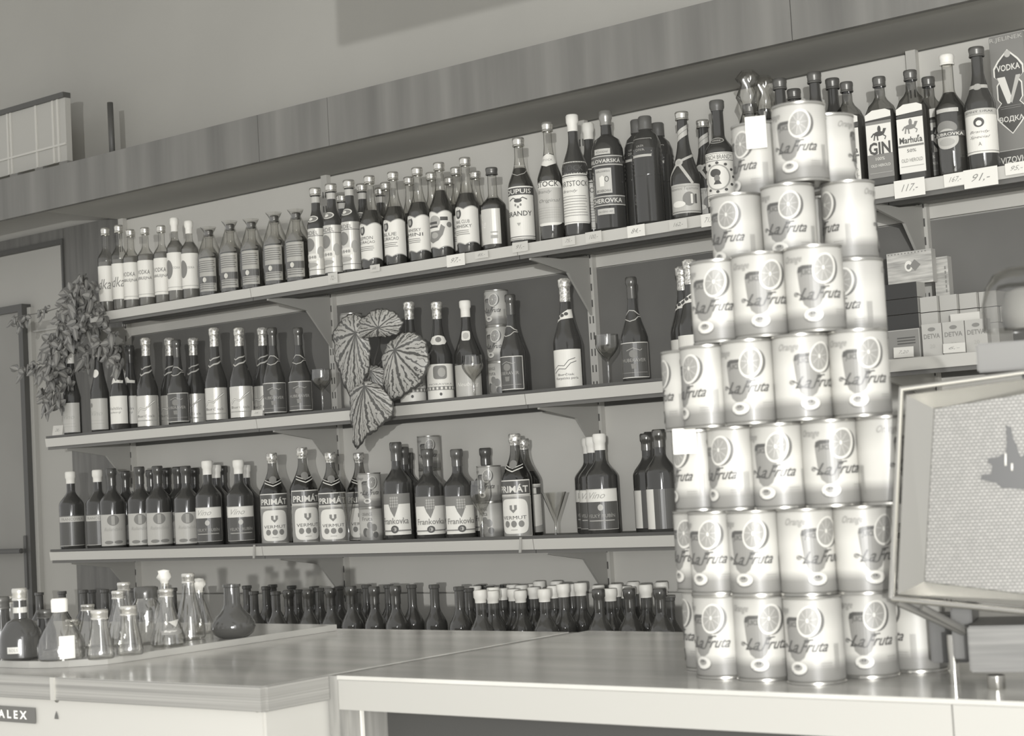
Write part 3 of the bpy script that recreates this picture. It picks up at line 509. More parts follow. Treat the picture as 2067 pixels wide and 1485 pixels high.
# shelves
def shelf(z, x0, x1, nm, lab, depth=.345, face=.031, grp=''):
    r = empty('wall_shelf', ((x0+x1)/2, 0, z)); w_ = (x1-x0)/2-.0015
    tag(r, lab, 'shelf', grp); yo = 0 if z > S4 else -.202
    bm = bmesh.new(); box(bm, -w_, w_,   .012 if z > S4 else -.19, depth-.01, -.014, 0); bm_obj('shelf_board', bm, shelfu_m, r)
    bm = bmesh.new(); prism(bm, [(yo+.0, -.001), (yo+.012, -.001), (yo+.012, -face), (yo+.004, -face-.001)], 'x', -w_, w_); bm_obj('price_rail', bm, shelf_m, r)
    bm = bmesh.new(); box(bm, -w_, w_, .0125, .022, -face-.012, -.0145); box(bm, -w_, w_, .15, .165, -.032, -.0145); bm_obj('stiffening_lip', bm, lip_m, r)
    return r
def bracket(x, z, lab, side=1):
    bm = bmesh.new(); prism(bm, [(.02, -.036), (.02, -.048), (.2, -.075), (.314, -.20), (.314, -.016), (.17, -.036)], 'x', x-.004, x+.004)
    for v in bm.verts: v.co.z += z
    o = bm_obj('shelf_bracket', bm, steel_m); tag(o, lab, 'bracket', 'shelf brackets')
SX = [-5.34, -4.195, -3.058, -1.94, -.82]
names = {S1: 'top', S2: 'second', S3: 'third', S4: 'lowest'}
sec = ['far left', 'left of centre', 'right of centre', 'far right']
for z in (S1, S2, S3, S4):
    for i in range(4):
        if z < S2 and i == 3: continue
        x0 = -5.05 if (z == S1 and i == 0) else (-5.55 if z == S4 and i == 0 else SX[i])
        shelf(z, x0, SX[i+1], '', 'pale enamelled shelf length, %s, %s tier of bottles' % (sec[i], names[z]), grp='shelf lengths of the %s tier' % names[z])
for z in (S1, S2, S3):
    for i, x in enumerate(UX[:4]):
        if z == S3 and i == 3: continue
        bracket(x, z, 'grey steel bracket under the %s shelf at the %s upright' % (names[z], ['leftmost', 'second', 'third', 'rightmost'][i]))
# black strip along the front of shelves two and three
for z, x1 in ((S2, -1.94), (S3, -1.94)):
    o = boxo('edge_strip', (-5.335, x1, .0022, .0115, z+.0002, z+.0085), M('black_strip', 82, .5)); tag(o, 'dark strip along the front edge of the %s shelf' % names[z], 'strip')
# joint clips on shelf three
for px, n_ in ((511, 'left'), (1049, 'right')):
    p = onY(px, 1105, -.003); bm = bmesh.new(); prism(bm, [(-.004, -.04), (.004, -.04), (.009, .005), (.002, .005)], 'y', -.004, 0); o = bm_obj('joint_clip', bm, M('clip', 165, .5), loc=(p.x, 0, S3)); tag(o, 'small slanted joint clip on the third shelf edge, %s one' % n_, 'clip')
# ------------------------------------------------------------------ bottles on shelves
def radius(key):
    r_ = max(math.hypot(v.co.x, v.co.y) for v in PROTO[key].parts[0][1].vertices)
    return min(r_, PROTO[key].rad)
def row(items, z, shelfname, aim=0.0, ymin=.01):
    L = []
    for it in items:
        key, px, py, Y = it[:4]; a = it[4] if len(it) > 4 else aim
        p = onY(px, py, Y); L.append([key, px, py, Vector((p.x, Y)), a, it[5] if len(it) > 5 else 0, radius(key)])
    for it_ in range(900):
        moved = False
        for i in range(len(L)):
            for j in range(i+1, len(L)):
                A, B = L[i], L[j]; d = B[3]-A[3]; need = A[6]+B[6]+.0015
                if d.length < need:
                    moved = True; push = (need-d.length)*.52
                    f, b = (A, B) if A[3].y <= B[3].y else (B, A)
                    for q, s in ((f, -1), (b, 1)):
                        dr = (q[3]-Vector((0, -DIST))).normalized(); dr = dr/dr.y
                        q[3] += dr*s*push*.9
                    dn = d.normalized(); A[3] -= dn*push*.12; B[3] += dn*push*.12
        for q in L:
            lo, hi = ymin+q[6], .314-q[6]
            y = min(max(q[3].y, lo), hi)
            if abs(y-q[3].y) > 1e-6:
                q[3] += Vector((0, y-q[3].y))
            w_ = 1 if it_ < 420 else (.2 if it_ < 560 else 0)
            ox = onY(q[1], q[2], q[3].y).x; q[3].x += (ox-q[3].x)*w_*(.5 if it_ < 420 else 1)
        if not moved: break
    for key, px, py, P_, a, rz, r_ in L:
        v_ = Vector((P_.x, P_.y, z+.3))-CAM; dpx = CX+F*v_.dot(right)/v_.dot(fwd)-px
        if abs(dpx) > 14: print('SHIFT', shelfname, key, px, round(dpx), round(P_.y, 3))
        # height from the photographed top at this depth
        dd = (Vector((P_.x, P_.y, z+.3))-CAM).dot(fwd); zz = CAM+ray(px, py)*(dd/ray(px, py).dot(fwd)); H = zz.z-z
        loc = Vector((P_.x, P_.y, z+.0003))
        put(key, loc, H-.002, a*face_cam(loc)+rz, shelf=shelfname, order=px)
F1, B1, C1 = .055, .15, .24
row([('vodka_a', 211.6, 460.5, F1), ('vodka_a', 239, 455, F1), ('vodka_b', 262.5, 464, F1, .5), ('vodka_b', 292, 460, F1, .5), ('vodka_b', 324.6, 456, F1, .5), ('vodka_c', 351, 440, F1, .4), ('vodka_c', 380.3, 446, F1, .4),
     ('rum', 421, 465, F1), ('rum', 464, 453, F1), ('rum', 507, 449, F1), ('rum', 553, 436, F1), ('rum', 597, 430, F1),
     ('aper', 635.6, 380, F1, .25), ('aper', 667.4, 372, F1, .25), ('aper', 703.5, 364.5, F1, .25), ('aper', 690, 394, B1), ('aper', 730, 372, B1), ('aper', 767, 380, C1), ('eu6', 778, 369, B1),
     ('eu1', 745, 355.6, F1, .45), ('eu2', 792.5, 348, F1, .45), ('eu6', 825, 358, B1), ('eu3', 841.5, 339, F1, .45), ('eu6', 870, 349, B1), ('eu5', 885.5, 329, F1, .5), ('eu6', 907, 358, C1), ('eu6', 920, 338.5, B1), ('eu4', 938, 319, F1, .5), ('eu6', 959, 347, B1), ('sil', 991.7, 339.4, F1, .5),
     ('brandy', 1045.5, 279, F1, .55), ('stock', 1103.5, 247.6, F1, .5), ('port', 1154, 231.5, F1, .55), ('port', 1186, 248.4, .2), ('bech', 1221, 224, .06, .2), ('ribbed', 1301, 235, F1, .3), ('ribbed', 1285, 242, B1), ('ribbed', 1326.5, 248.4, B1),
     ('sparkb', 1375.4, 226.6, F1, .6), ('sparkb', 1418, 243.5, B1, .6), ('french', 1446, 203, .07, .55),
     ('wrapd', 1512, 212, F1), ('wrapd', 1543, 222, B1), ('dspirit', 1573, 160, F1), ('dspirit', 1602, 181, B1), ('dspirit', 1642.6, 147, F1), ('dspirit', 1679.6, 159.5, B1), ('gin2', 1708, 167, .07, .15), 
     ('gin', 1773.6, 156.5, F1, .15), ('gin2', 1836.4, 143.4, F1, .15), ('gin', 1873, 157, B1), ('zub', 1910, 112, F1, .35), ('jemny', 1970, 96.4, F1, .55)], S1, 'top shelf', .3)
F2, B2 = .055, .15
row([('wn', 141, 703, F2, .3), ('wn', 197, 688, F2, .3), ('wt', 237, 698.5, F2, .3), ('wt', 261, 698.5, F2, .3), ('wu', 293, 682, F2, .7), ('wu', 341, 682, B2, .5), ('wv', 356, 685.6, F2, .6), ('wu', 389, 682, B2, .5), ('wu', 431, 661.6, F2, .7), ('wu', 481.4, 661.6, F2, .8), ('wu', 528.8, 661, B2, .4), ('wv', 549, 661, F2, .8), ('wv', 600.8, 661, F2, .8),
     ('ww', 824.7, 609, F2, .9), ('ww', 880.5, 609, F2, 1), ('wx', 938, 606.5, .08, .8), ('wv', 1018, 603, .25, .2), ('wv', 1029, 594, F2, .15), ('wy', 1138, 562, .07, .55), ('wv', 1273, 559, F2, .75), ('wy', 1375, 538, B2, .4), ('wy', 1390, 524, F2, .4),
     ('goblet', 648, 745, F2), ('tulip', 953, 716.5, .03), ('goblet', 1224, 675, .06)], S2, 'second shelf')
F3, B3, C3 = .06, .16, .26
row([('aa', 141.6, 951.6, F3, 1), ('aa', 196, 948, .07, .8), ('bb', 224, 945, F3, 1), ('bb', 252, 950, B3, .8), ('bb', 280.5, 941.5, F3, .9), ('bb', 304, 948, B3), ('bb', 317, 940, F3, 1), ('bb', 336, 944, B3), ('bb', 358.5, 941.5, B3), ('bb', 374, 940, F3, 1), ('bb', 392, 944, B3), ('cc', 417.6, 929.7, F3, .8), ('cc', 435, 938, B3), ('bb', 448.6, 940, C3), ('cc', 480.5, 928, F3, 1), ('cc', 494.6, 938, B3),
     ('primat', 548, 914, F3, 1), ('primat', 609, 903, F3, 1.25), ('primat', 665.8, 912.8, F3, 1), ('primat', 723.7, 913.4, .17, 1), ('frank', 798, 892, F3, .55), ('frank', 812.7, 902, B3), ('frank', 822.7, 913.4, C3), ('frank', 862, 905.6, F3, 1), ('frank', 921, 906, F3, 1.15), ('frank', 979, 903.6, .25, 1),
     ('primat', 1038, 875, F3, .5), ('ff', 1056, 885, B3, 1.1), ('cc', 1209, 875, F3, .72), ('cc', 1194, 881.5, B3-.005, .72), ('cc', 1185.5, 884, B3+.085, .72),
     ('gg', 1329, 866, F3, .8), ('gg', 1304, 874.4, B3, .8), ('gg', 1312, 871, .26, .5),
     ('flute', 700, 992, .03), ('tulip', 969, 968, .025), ('cone', 1117.6, 992, .06)], S3, 'third shelf')
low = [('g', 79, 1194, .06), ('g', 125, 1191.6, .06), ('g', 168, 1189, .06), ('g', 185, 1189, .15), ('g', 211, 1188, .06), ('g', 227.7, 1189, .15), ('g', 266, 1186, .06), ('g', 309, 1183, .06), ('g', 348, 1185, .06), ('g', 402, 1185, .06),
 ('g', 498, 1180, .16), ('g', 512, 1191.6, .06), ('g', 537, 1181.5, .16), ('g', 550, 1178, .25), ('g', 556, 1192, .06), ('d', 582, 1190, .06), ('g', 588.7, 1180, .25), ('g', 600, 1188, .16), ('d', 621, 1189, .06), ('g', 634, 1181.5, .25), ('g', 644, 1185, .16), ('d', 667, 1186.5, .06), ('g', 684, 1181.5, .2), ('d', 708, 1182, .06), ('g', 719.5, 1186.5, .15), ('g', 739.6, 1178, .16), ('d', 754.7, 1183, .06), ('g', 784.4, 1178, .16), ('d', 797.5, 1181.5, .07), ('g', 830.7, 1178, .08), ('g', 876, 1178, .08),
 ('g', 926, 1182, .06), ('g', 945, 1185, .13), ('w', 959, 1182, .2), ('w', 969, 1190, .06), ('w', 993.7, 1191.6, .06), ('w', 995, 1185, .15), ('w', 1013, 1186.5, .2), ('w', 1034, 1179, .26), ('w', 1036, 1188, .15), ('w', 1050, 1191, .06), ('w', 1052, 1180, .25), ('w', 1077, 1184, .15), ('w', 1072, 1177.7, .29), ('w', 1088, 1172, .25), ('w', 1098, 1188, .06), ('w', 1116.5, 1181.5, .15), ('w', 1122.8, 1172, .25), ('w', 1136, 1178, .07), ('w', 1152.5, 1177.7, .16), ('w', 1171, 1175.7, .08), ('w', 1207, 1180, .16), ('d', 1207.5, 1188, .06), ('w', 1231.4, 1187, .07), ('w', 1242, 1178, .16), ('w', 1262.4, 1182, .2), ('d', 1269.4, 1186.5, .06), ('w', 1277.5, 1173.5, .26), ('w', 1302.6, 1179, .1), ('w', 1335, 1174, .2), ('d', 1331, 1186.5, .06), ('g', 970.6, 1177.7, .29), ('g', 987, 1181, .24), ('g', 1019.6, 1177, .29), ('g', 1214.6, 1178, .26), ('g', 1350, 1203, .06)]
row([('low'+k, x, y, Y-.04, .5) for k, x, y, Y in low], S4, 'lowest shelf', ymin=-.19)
# ------------------------------------------------------------------ juice tins
CR, CH = .037, .110
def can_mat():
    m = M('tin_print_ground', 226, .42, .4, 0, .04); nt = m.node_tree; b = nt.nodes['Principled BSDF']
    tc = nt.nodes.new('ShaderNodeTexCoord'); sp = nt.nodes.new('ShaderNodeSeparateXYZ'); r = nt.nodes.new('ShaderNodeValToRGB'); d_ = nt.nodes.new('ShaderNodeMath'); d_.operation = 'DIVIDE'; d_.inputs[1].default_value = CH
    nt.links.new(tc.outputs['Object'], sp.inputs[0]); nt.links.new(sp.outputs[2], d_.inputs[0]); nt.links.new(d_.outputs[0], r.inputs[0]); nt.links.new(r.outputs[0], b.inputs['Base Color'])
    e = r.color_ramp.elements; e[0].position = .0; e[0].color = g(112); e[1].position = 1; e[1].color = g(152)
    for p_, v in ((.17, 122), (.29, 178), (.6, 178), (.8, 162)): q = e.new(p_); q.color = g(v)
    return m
cm = can_mat(); cang = M('tin_glass_print', 120, .42, coat=.04); canr = M('tin_slice_print', 130, .42, coat=.04); canw = M('tin_white_print', 186, .42, coat=.04); cand = M('tin_dark_print', 72, .42, coat=.04); cans = M('tin_slice_rind', 90, .42, coat=.04); canp = M('tin_pale_word', 128, .42, coat=.04)
def design(c, fruit=False):
    A = lambda deg: c+CR*math.radians(deg); Z = lambda v: .004+v*(CH-.008)
    if fruit:
        return [('txt', 'ORANGE', A(-15), Z(.84), .034, .010, cand), ('txt', 'Fruta', A(-15), Z(.70), .034, .012, cand), ('ell', A(-24), Z(.28), .010, .014, cans), ('ell', A(-2), Z(.5), .009, .011, cang), ('ell', A(-6), Z(.26), .011, .015, canr), ('ell', A(18), Z(.42), .010, .012, cang), ('ell', A(26), Z(.2), .009, .010, cans)]
    gp = [(-37, .72), (-34, .77), (-26, .79), (14, .79), (17, .70), (16, .5), (13, .38), (6, .29), (-4, .25), (-16, .25), (-26, .3), (-32, .42), (-35, .58)]
    P = [('poly', [(A(a), Z(v)) for a, v in gp][::-1], cang), ('poly', [(A(a), Z(v)) for a, v in [(-36, .7), (-34, .765), (-26, .785), (0, .785), (0, .745), (-24, .74), (-30, .7)]][::-1], cand), ('txt', 'JUICE', A(-17), Z(.69), .016, .0085, cand, {'bold': .02}),
         ('ell', A(23), Z(.725), .0165, .0195, cans, -.35), ('ell', A(18.5), Z(.735), .0155, .020, canw, -.3), ('ell', A(17.5), Z(.738), .0128, .0172, canr, -.3), ('ell', A(16), Z(.745), .0018, .003, canw)]
    for i in range(9):
        t = i*2*math.pi/9; P.append(('line', [(A(16)+.003*math.sin(t), Z(.745)+.004*math.cos(t)), (A(17)+.0115*math.sin(t), Z(.738)+.0155*math.cos(t))], .0004, canw))
    P += [('txt', 'Orange', A(-46), Z(.865), .028, .012, canp, {'shear': .5, 'bold': .015}),
          ('txt', 'La', A(-20), Z(.43), .021, .015, cand, {'shear': .6, 'bold': .01}), ('line', [(A(-44), Z(.43)), (A(-38), Z(.45)), (A(-30), Z(.41)), (A(-18), Z(.365)), (A(-6), Z(.35)), (A(0), Z(.36))], .0014, cand), ('ring', A(-42), Z(.435), .0032, .0028, cand, .0009), ('txt', 'Fruta', A(26), Z(.43), .036, .014, cand, {'shear': .6, 'bold': .012}), ('line', [(A(8), Z(.505)), (A(26), Z(.512))], .0016, cand),
          ('ell', A(-8), Z(.155), .0125, .0085, cans), ('ell', A(-8), Z(.168), .012, .008, canw), ('ell', A(-9), Z(.175), .0065, .004, canr), ('ell', A(-9), Z(.19), .003, .0018, cand)]
    for k in range(5): P.append(('rect', A(66)+.0016*k, Z(.1), A(66)+.0016*k+.0007, Z(.45), canp))
    P += [('rect', A(38), Z(.16)+.003*k, A(60), Z(.16)+.003*k+.0008, canp) for k in range(3)]
    return P
def make_can(fruit):
    parts = []
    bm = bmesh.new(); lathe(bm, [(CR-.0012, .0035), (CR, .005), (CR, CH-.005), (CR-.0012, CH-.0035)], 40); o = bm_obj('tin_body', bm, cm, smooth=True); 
    pr_ = design(0, fruit); q = printed('printed_design', pr_, Cyl(CR), thick=.00012, cutx=.004)
    parts += [('tin_body', o.data), ('printed_design', q.data)]; bpy.data.objects.remove(o); bpy.data.objects.remove(q)
    bm = bmesh.new(); lathe(bm, [(CR-.0012, CH-.0036), (CR+.0006, CH-.003), (CR+.0008, CH-.0003), (CR, CH), (CR-.002, CH), (CR-.0028, CH-.003), (.02, CH-.0035), (0, CH-.0035)], 40); o = bm_obj('lid', bm, tin, smooth=True); parts.append(('lid', o.data)); bpy.data.objects.remove(o)
    bm = bmesh.new(); lathe(bm, [(0, .001), (CR-.003, .001), (CR, 0), (CR+.0008, .0003), (CR+.0006, .003), (CR-.0012, .0037)], 40); o = bm_obj('base_rim', bm, tin, smooth=True); parts.append(('base_rim', o.data)); bpy.data.objects.remove(o)
    return parts
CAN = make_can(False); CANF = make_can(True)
def can(loc, rot_deg, label, group=None, fruit=False):
    loc = Vector(loc); o = empty('juice_tin', loc, face_cam(loc)+math.radians(rot_deg))
    for nm, me in (CANF if fruit else CAN):
        link(nm, me, o)
        if nm == 'printed_design': link(nm, me, o).rotation_euler[2] = math.pi
    tag(o, label, 'tin', group); return o
CT = EYE-.278
rows = [[(1434, 2.38, 90), (1458, 2.285, -38), (1541, 2.235, -3), (1644, 2.17, -28), (1752, 2.205, -2), (1850, 2.235, 100)],
        [(1417, 2.365, -55), (1448, 2.29, -34), (1529, 2.23, -23), (1631, 2.185, 24), (1745, 2.16, 26)],
        [(1415, 2.34, -71), (1487, 2.275, -53), (1577, 2.22, -25), (1680, 2.18, 3), (1792, 2.15, 50)],
        [(1393, 2.36, 90), (1432, 2.29, -60), (1517, 2.23, -18), (1621, 2.185, 20), (1736, 2.16, 3)],
        [(1452, 2.275, -25), (1538, 2.22, 3), (1645, 2.18, 3), (1732, 2.35, -48)],
        [(1490, 2.43, -40), (1594, 2.37, -16), (1715, 2.375, -75)],
        [(1532, 2.49, -58), (1616, 2.37, -18), (1675, 2.46, 90)]]
lv = ['bottom', 'second', 'third', 'fourth', 'fifth', 'sixth', 'top']; od = ['first', 'second', 'third', 'fourth', 'fifth', 'sixth']
for L, rw in enumerate(rows):
    for i, (px, dd, rot) in enumerate(rw):
        z = CT+L*CH; p = PD(px, dd, z+CH*.5); p.z = z+.0002
        lab = 'printed orange juice tin, %s from left in the %s layer of the pyramid' % (od[i], lv[L])
        if L == 0 and i == 5: lab = 'blank-sided juice tin under the chrome panel, beside the pyramid'
        if L == 6: lab = ['juice tin behind paper price tag, left in the top layer', 'topmost front juice tin crowning the pyramid', 'blank-sided juice tin right of the crowning tin, top layer'][i]
        can(p, rot, lab, 'front juice tins of the pyramid')
# hidden second ranks that carry the upper layers
backs = []
for L in range(0, 6):
    for px, dd in ((1492, 2.45), (1597, 2.41), (1700, 2.45), (1540, 2.54), (1650, 2.52)):
        if L == 4 and px == 1700: continue
        if L == 5 and px in (1492, 1597, 1700): continue
        z = CT+L*CH
        if L == 5: px, dd = {1540: (1541, 2.53), 1650: (1663, 2.50)}[px]
        p = PD(px, dd, z+CH*.5); p.z = z+.0002; can(p, 80, 'juice tin in the back rank of the pyramid behind printed front tins', 'back rank juice tins of the pyramid')
# paper tags on the tins
def card(px, py, dd, wd, h, lab, z=None):
    p = PD(px, dd, EYE); d_ = ray(px, py); t = dd/ d_.dot(fwd); p = CAM+d_*t
    o = printed('price_tag', [('rect', -wd/2, -h/2, wd/2, h/2, M('tag_paper', 236, .7)), ('txt', '16,-', 0, 0, wd*.4, h*.3, M('tag_faint_pencil', 205, .8), {'shear': .4})], Flat(0)); o.location = p; o.rotation_euler = (0, 0, face_cam(p)-.1); tag(o, lab, 'price tag', 'paper tags on tins'); return o
card(1526, 267, 2.446, .029, .046, 'blank white paper tag on the upper left tin')
card(1382, 890, 2.296, .031, .034, 'white paper tag on the leftmost tin of the third layer')
# tins on shelves
def stin(px, ytop, Y, z, n, f=False, lab='', rot=-20):
    for i in range(n):
        p = onY(px, ytop, Y); loc = Vector((p.x, Y, z+i*CH+.0004)); can(loc, rot, lab+(', %s of stack' % ['bottom', 'middle' if n == 3 else 'top', 'top'][i]), 'juice tins displayed on shelves', fruit=(f and i == 0))
stin(1000, 573, .125, S2, 3, True, 'juice tin stacked beside the dark bottle, second shelf', -35)
stin(707, 614, .18, S2, 3, True, 'juice tin behind the begonia leaves on second shelf', 10)
stin(744, 952, .045, S3, 2, True, 'juice tin between vermouth and grape-label wine, third shelf', -5)
stin(864, 869, .24, S3, 3, True, 'juice tin at the back behind grape-label bottles', -15)
stin(986, 937, .088, S3, 2, True, 'juice tin behind the tulip glass on third shelf', -30)
# ------------------------------------------------------------------ price tags on shelf rails
tagp = M('rail_tag_paper', 222, .7); pencil = M('rail_tag_pencil', 140, .8); tagg = M('rail_tag_grey', 196, .7)
def rail_tag(px, py, txt, m, wpx, hpx, lab):
    p = onY(px, py, -.0035); s = (p-CAM).dot(fwd)/F; wd, h = wpx*s/.75, hpx*s
    o = printed('price_tag', [('rect', -wd/2, -h/2, wd/2, h/2, m), ('txt', txt, 0, 0, wd*.55, h*.45, pencil, {'shear': .5})], Flat(0)); o.location = (p.x, -.0035-.0008*(wpx > 50), p.z); tag(o, lab, 'price tag', 'handwritten price tags on shelf rails'); return o
for px, py, t, m, a, b, l in ((672, 561, '72,-', tagg, 20, 22, 'under the pictorial label bottles'), (757, 541, '68,-', tagg, 20, 14, 'under the citrus liqueur'), (920, 525, '97,-', tagp, 36, 24, 'under the wavy picture label'), (972, 514, '85,-', tagg, 26, 14, 'under the silver label bottle'), (1050, 498, '91,-', tagg, 30, 20, 'under the framed brandy label'), (1148, 486, '75,-', tagg, 24, 18, 'under the angular badge bottle'), (1198, 478, '100,-', tagg, 30, 22, 'under the white-capped brandy'), (1284, 466, '84,-', tagp, 32, 24, 'under the dark ribbed bottle'), (1369, 453, '162,-', tagg, 32, 20, 'under the crossed-ribbon bottle'), (1430, 444, '71,-', tagp, 26, 26, 'under the portrait label brandy'),
                              (1836, 379, '117,-', tagp, 50, 36, 'under the square juniper spirit'), (1928, 362, '167,-', tagp, 36, 26, 'under the ribbon label bottle'), (1980, 358, '91,-', tagp, 54, 38, 'under the crest label brandy'), (2052, 339, '95,-', tagp, 36, 24, 'under the tall carton sign')):
    rail_tag(px, py, t, m, a, b, 'handwritten price tag on top shelf rail, '+l)
def slant_tag(px, py, z, wpx, hpx, lab, Y=.012, txt='28,-'):
    p = onY(px, py, Y); s = (p-CAM).dot(fwd)/F; wd, h = wpx*s, hpx*s
    o = printed('price_tag', [('rect', -wd/2, 0, wd/2, h, M('rail_card', 196, .7)), ('txt', txt, 0, h*.5, wd*.5, h*.35, pencil, {'shear': .4})], Flat(0)); o.location = (p.x, Y, z+.0095 if z in (S2, S3) and px < 1700 else z+.002); o.rotation_euler = (-.25, 0, .3); tag(o, lab, 'price tag')
slant_tag(115, 868, S2, 24, 20, 'small folded price card under the trailing plant, second shelf', Y=.006)
slant_tag(518, 830, S2, 26, 13, 'small folded price card before the foil-necked bottles', Y=.006)
# ------------------------------------------------------------------ vodka carton sign
p0 = onY(1995, 84, .10); q0 = S1+.0005
cx0, top = p0.x, onY(2000, 75, .10).z
cr = empty('vodka_carton', (cx0+.0455, .10, q0)); tag(cr, 'tall dark spirit carton with pointed emblem at the right edge', 'carton')
hh = top-q0
bm = bmesh.new(); box(bm, -.045, .045, 0, .07, 0, hh, bev=.0015); bm_obj('carton_box', bm, M('carton_grey', 128, .4), cr, smooth=True)
em = [(0, .93), (.032, .83), (.047, .76), (.047, .68), (.03, .63), (.04, .59), (.04, .45), (.03, .41), (.045, .36), (.045, .26), (.03, .2), (0, .1)]
em = [(x*.82, .065+z*(hh-.085)) for x, z in em]; full = em+[(-x, z) for x, z in em[::-1][1:-1]]
inn = [(x*.9, (z-.5*hh)*.965+.5*hh) for x, z in full]
Z = lambda v: v*hh
printed('carton_print', [('poly', full[::-1], paper), ('poly', inn[::-1], dlabel), ('ell', 0, Z(.855), .008, .009, paper2), ('txt', 'VODKA', 0, Z(.755), .06, .016, lwhite, {'bold': .02}), ('poly', [(-.030, Z(.69)), (-.010, Z(.69)), (.005, Z(.52)), (-.002, Z(.49)), (-.008, Z(.49))], lwhite), ('poly', [(.018, Z(.69)), (.030, Z(.69)), (.004, Z(.49)), (-.001, Z(.51))], paper2),
    ('txt', 'ВОДКА', 0, Z(.375), .062, .016, lwhite, {'bold': .02}), ('txt', 'R.JELINEK', 0, hh-.012, .084, .013, paper2), ('rect', -.045, .002, .045, .05, dlabel), ('rect', -.045, .05, .045, .0515, paper2), ('txt', 'VIZOVICE', .004, .027, .078, .016, lwhite, {'bold': .01}), ('rect', -.03, Z(.47), .03, Z(.472), ink3), ('rect', -.026, Z(.455), .026, Z(.457), ink3)], Flat(0), cr, cutx=0)
# ------------------------------------------------------------------ cigarette cartons on the right end of shelf two
ctop = M('carton_light', 172, .5); cdark = M('carton_dark_side', 52, .4); cmid = M('carton_mid', 150, .5)
def carton(x0, y0, z0, w_, d_, h_, mats, name, lab, rz=0, grp=None, prims=None):
    o = empty(name, (x0, y0, z0), rz); tag(o, lab, 'carton', grp)
    bm = bmesh.new(); box(bm, 0, w_, 0, d_, 0, h_)
    for f in bm.faces:
        if abs(f.normal.x) > .9 or True: f.material_index = 0
    bm.normal_update()
    for f in bm.faces:
        if f.normal.x < -.9 or f.normal.y < -.9: f.material_index = 1 if f.normal.y < -.9 else 0
    bm_obj('carton_box', bm, mats, o)
    if prims: printed('front_print', prims, Flat(0), o, cutx=0)
    return o
pk0 = onY(1792, 712, .03); pkx = pk0.x
packs = [(1862, 1902), (1904, 1948), (1950, 1994)]
def pxX(px, y, Y): return onY(px, y, Y).x
lx0, lx1 = pxX(1790, 700, .03), pxX(1858, 700, .03)
wdt = lx1-lx0
carton(lx0, .03, S2+.0005, wdt, .05, .073, [cmid, M('carton_printed', 128, .5)], 'cigarette_carton', 'printed cigarette carton standing left of the matching small packs', prims=[('frame', 0, 0, wdt, .073, ctop, .002)]+[('rect', .03, .05-.007*i, wdt-.012, .053-.007*i, ink) for i in range(3)])
for i, (a, b) in enumerate(packs):
    x0, x1 = pxX(a, 690, .03), pxX(b, 690, .03); w_ = x1-x0
    o = carton(x0, .03, S2+.0005, w_, .024, .08, [ctop, M('pack_paper', 176, .5)], 'cigarette_pack', 'pale cigarette pack on the second shelf, %s of three' % ['left', 'middle', 'right'][i], grp='row of pale cigarette packs',
             prims=[('ell', w_/2, .066, .010, .005, ink2), ('txt', 'DETVA', w_/2, .049, w_*.82, .012, ink2, {'bold': .02}), ('txt', '20', w_/2, .024, w_*.26, .01, ink3)])
slant_tag(1824, 716, S2, 40, 22, 'small price card leaning on the printed carton', Y=.005, txt='7,20'); slant_tag(1926, 704, S2, 44, 20, 'small price card leaning on the middle cigarette pack', Y=.005, txt='6,-')
# stacks of dark-sided cartons behind the packs
sx = onY(1853, 620, .10).x
for k in range(3):
    z = S2+.078+.0005+k*.0405 if True else 0
    carton(sx-.30, .10, z-.0, .30, .05, .0385, [ctop, cdark], 'cigarette_carton', 'dark-sided carton with pale end, %s of the dark stack' % ['lowest', 'middle', 'top'][k], grp='stacked dark cigarette cartons')
# cartons they rest on
carton(sx-.30, .10, S2+.0005, .30, .05, .0765, [ctop, cmid], 'cigarette_carton', 'plain carton supporting the dark cartons behind the packs')
n = 0
for k, cnt in enumerate((5, 5, 4)):
    for i in range(cnt):
        x = sx+.004+i*.0475
        if k == 0 and i == 4: continue
        carton(x, .105+.012*i, S2+.0005+(.0765 if k else 0)+(k-1)*.0405*(1 if k else 0), .0455, .09, (.0755 if k == 0 else .0385), [ctop, ctop], 'cigarette_carton', 'pale carton end, %s from left, %s layer beside the dark stack' % (od[i], ['lowest', 'middle', 'upper'][k]), grp='pale carton ends')
xa, xb = pxX(1926, 630, .09), pxX(1985, 630, .09)
carton(xa, .065, S2+.0815, xb-xa, .035, .02, [M('carton_white', 200, .5), M('carton_white', 200, .5)], 'cigarette_carton', 'flat white carton lying on top of the pale packs')
# thin wood-pattern boxes standing at the back
grain = noisy('printed_grain', 150, 196, (2, 2, 22), 6, rough=.5, detail=6)
for px0, px1, pyt, l, dk in ((1789, 1880, 513, 'wood-pattern box with eye and diamond above the dark cartons', 1), (1884, 1912, 520, 'narrow wood-pattern box right of the diamond box', 0)):
    a = onY(px0, pyt, .16 if dk else .19); b = onY(px1, pyt, .16 if dk else .19); z0 = S2+.0005+.0765+.122; Y_ = a.y; w_ = b.x-a.x; h_ = a.z-z0
    o = carton(a.x, Y_, z0-.0 if dk else S2+.16, w_, .025, h_ if dk else a.z-S2-.16, [ctop, grain], 'cigar_box', l, prims=([('ell', w_*.48, h_*.55, .011, .014, paper), ('ell', w_*.48, h_*.53, .006, .007, ink2), ('poly', [(w_*.62, h_*.38), (w_*.75, h_*.56), (w_*.62, h_*.74), (w_*.51, h_*.56)], ink2)]+[('rect', .004+i*(w_-.012)/12, h_-.006, .004+i*(w_-.012)/12+.004, h_-.003, ink2) for i in range(12)]) if dk else [('rect', w_*.75, .01+.012*i, w_*.85, .018+.012*i, ink2) for i in range(6)])
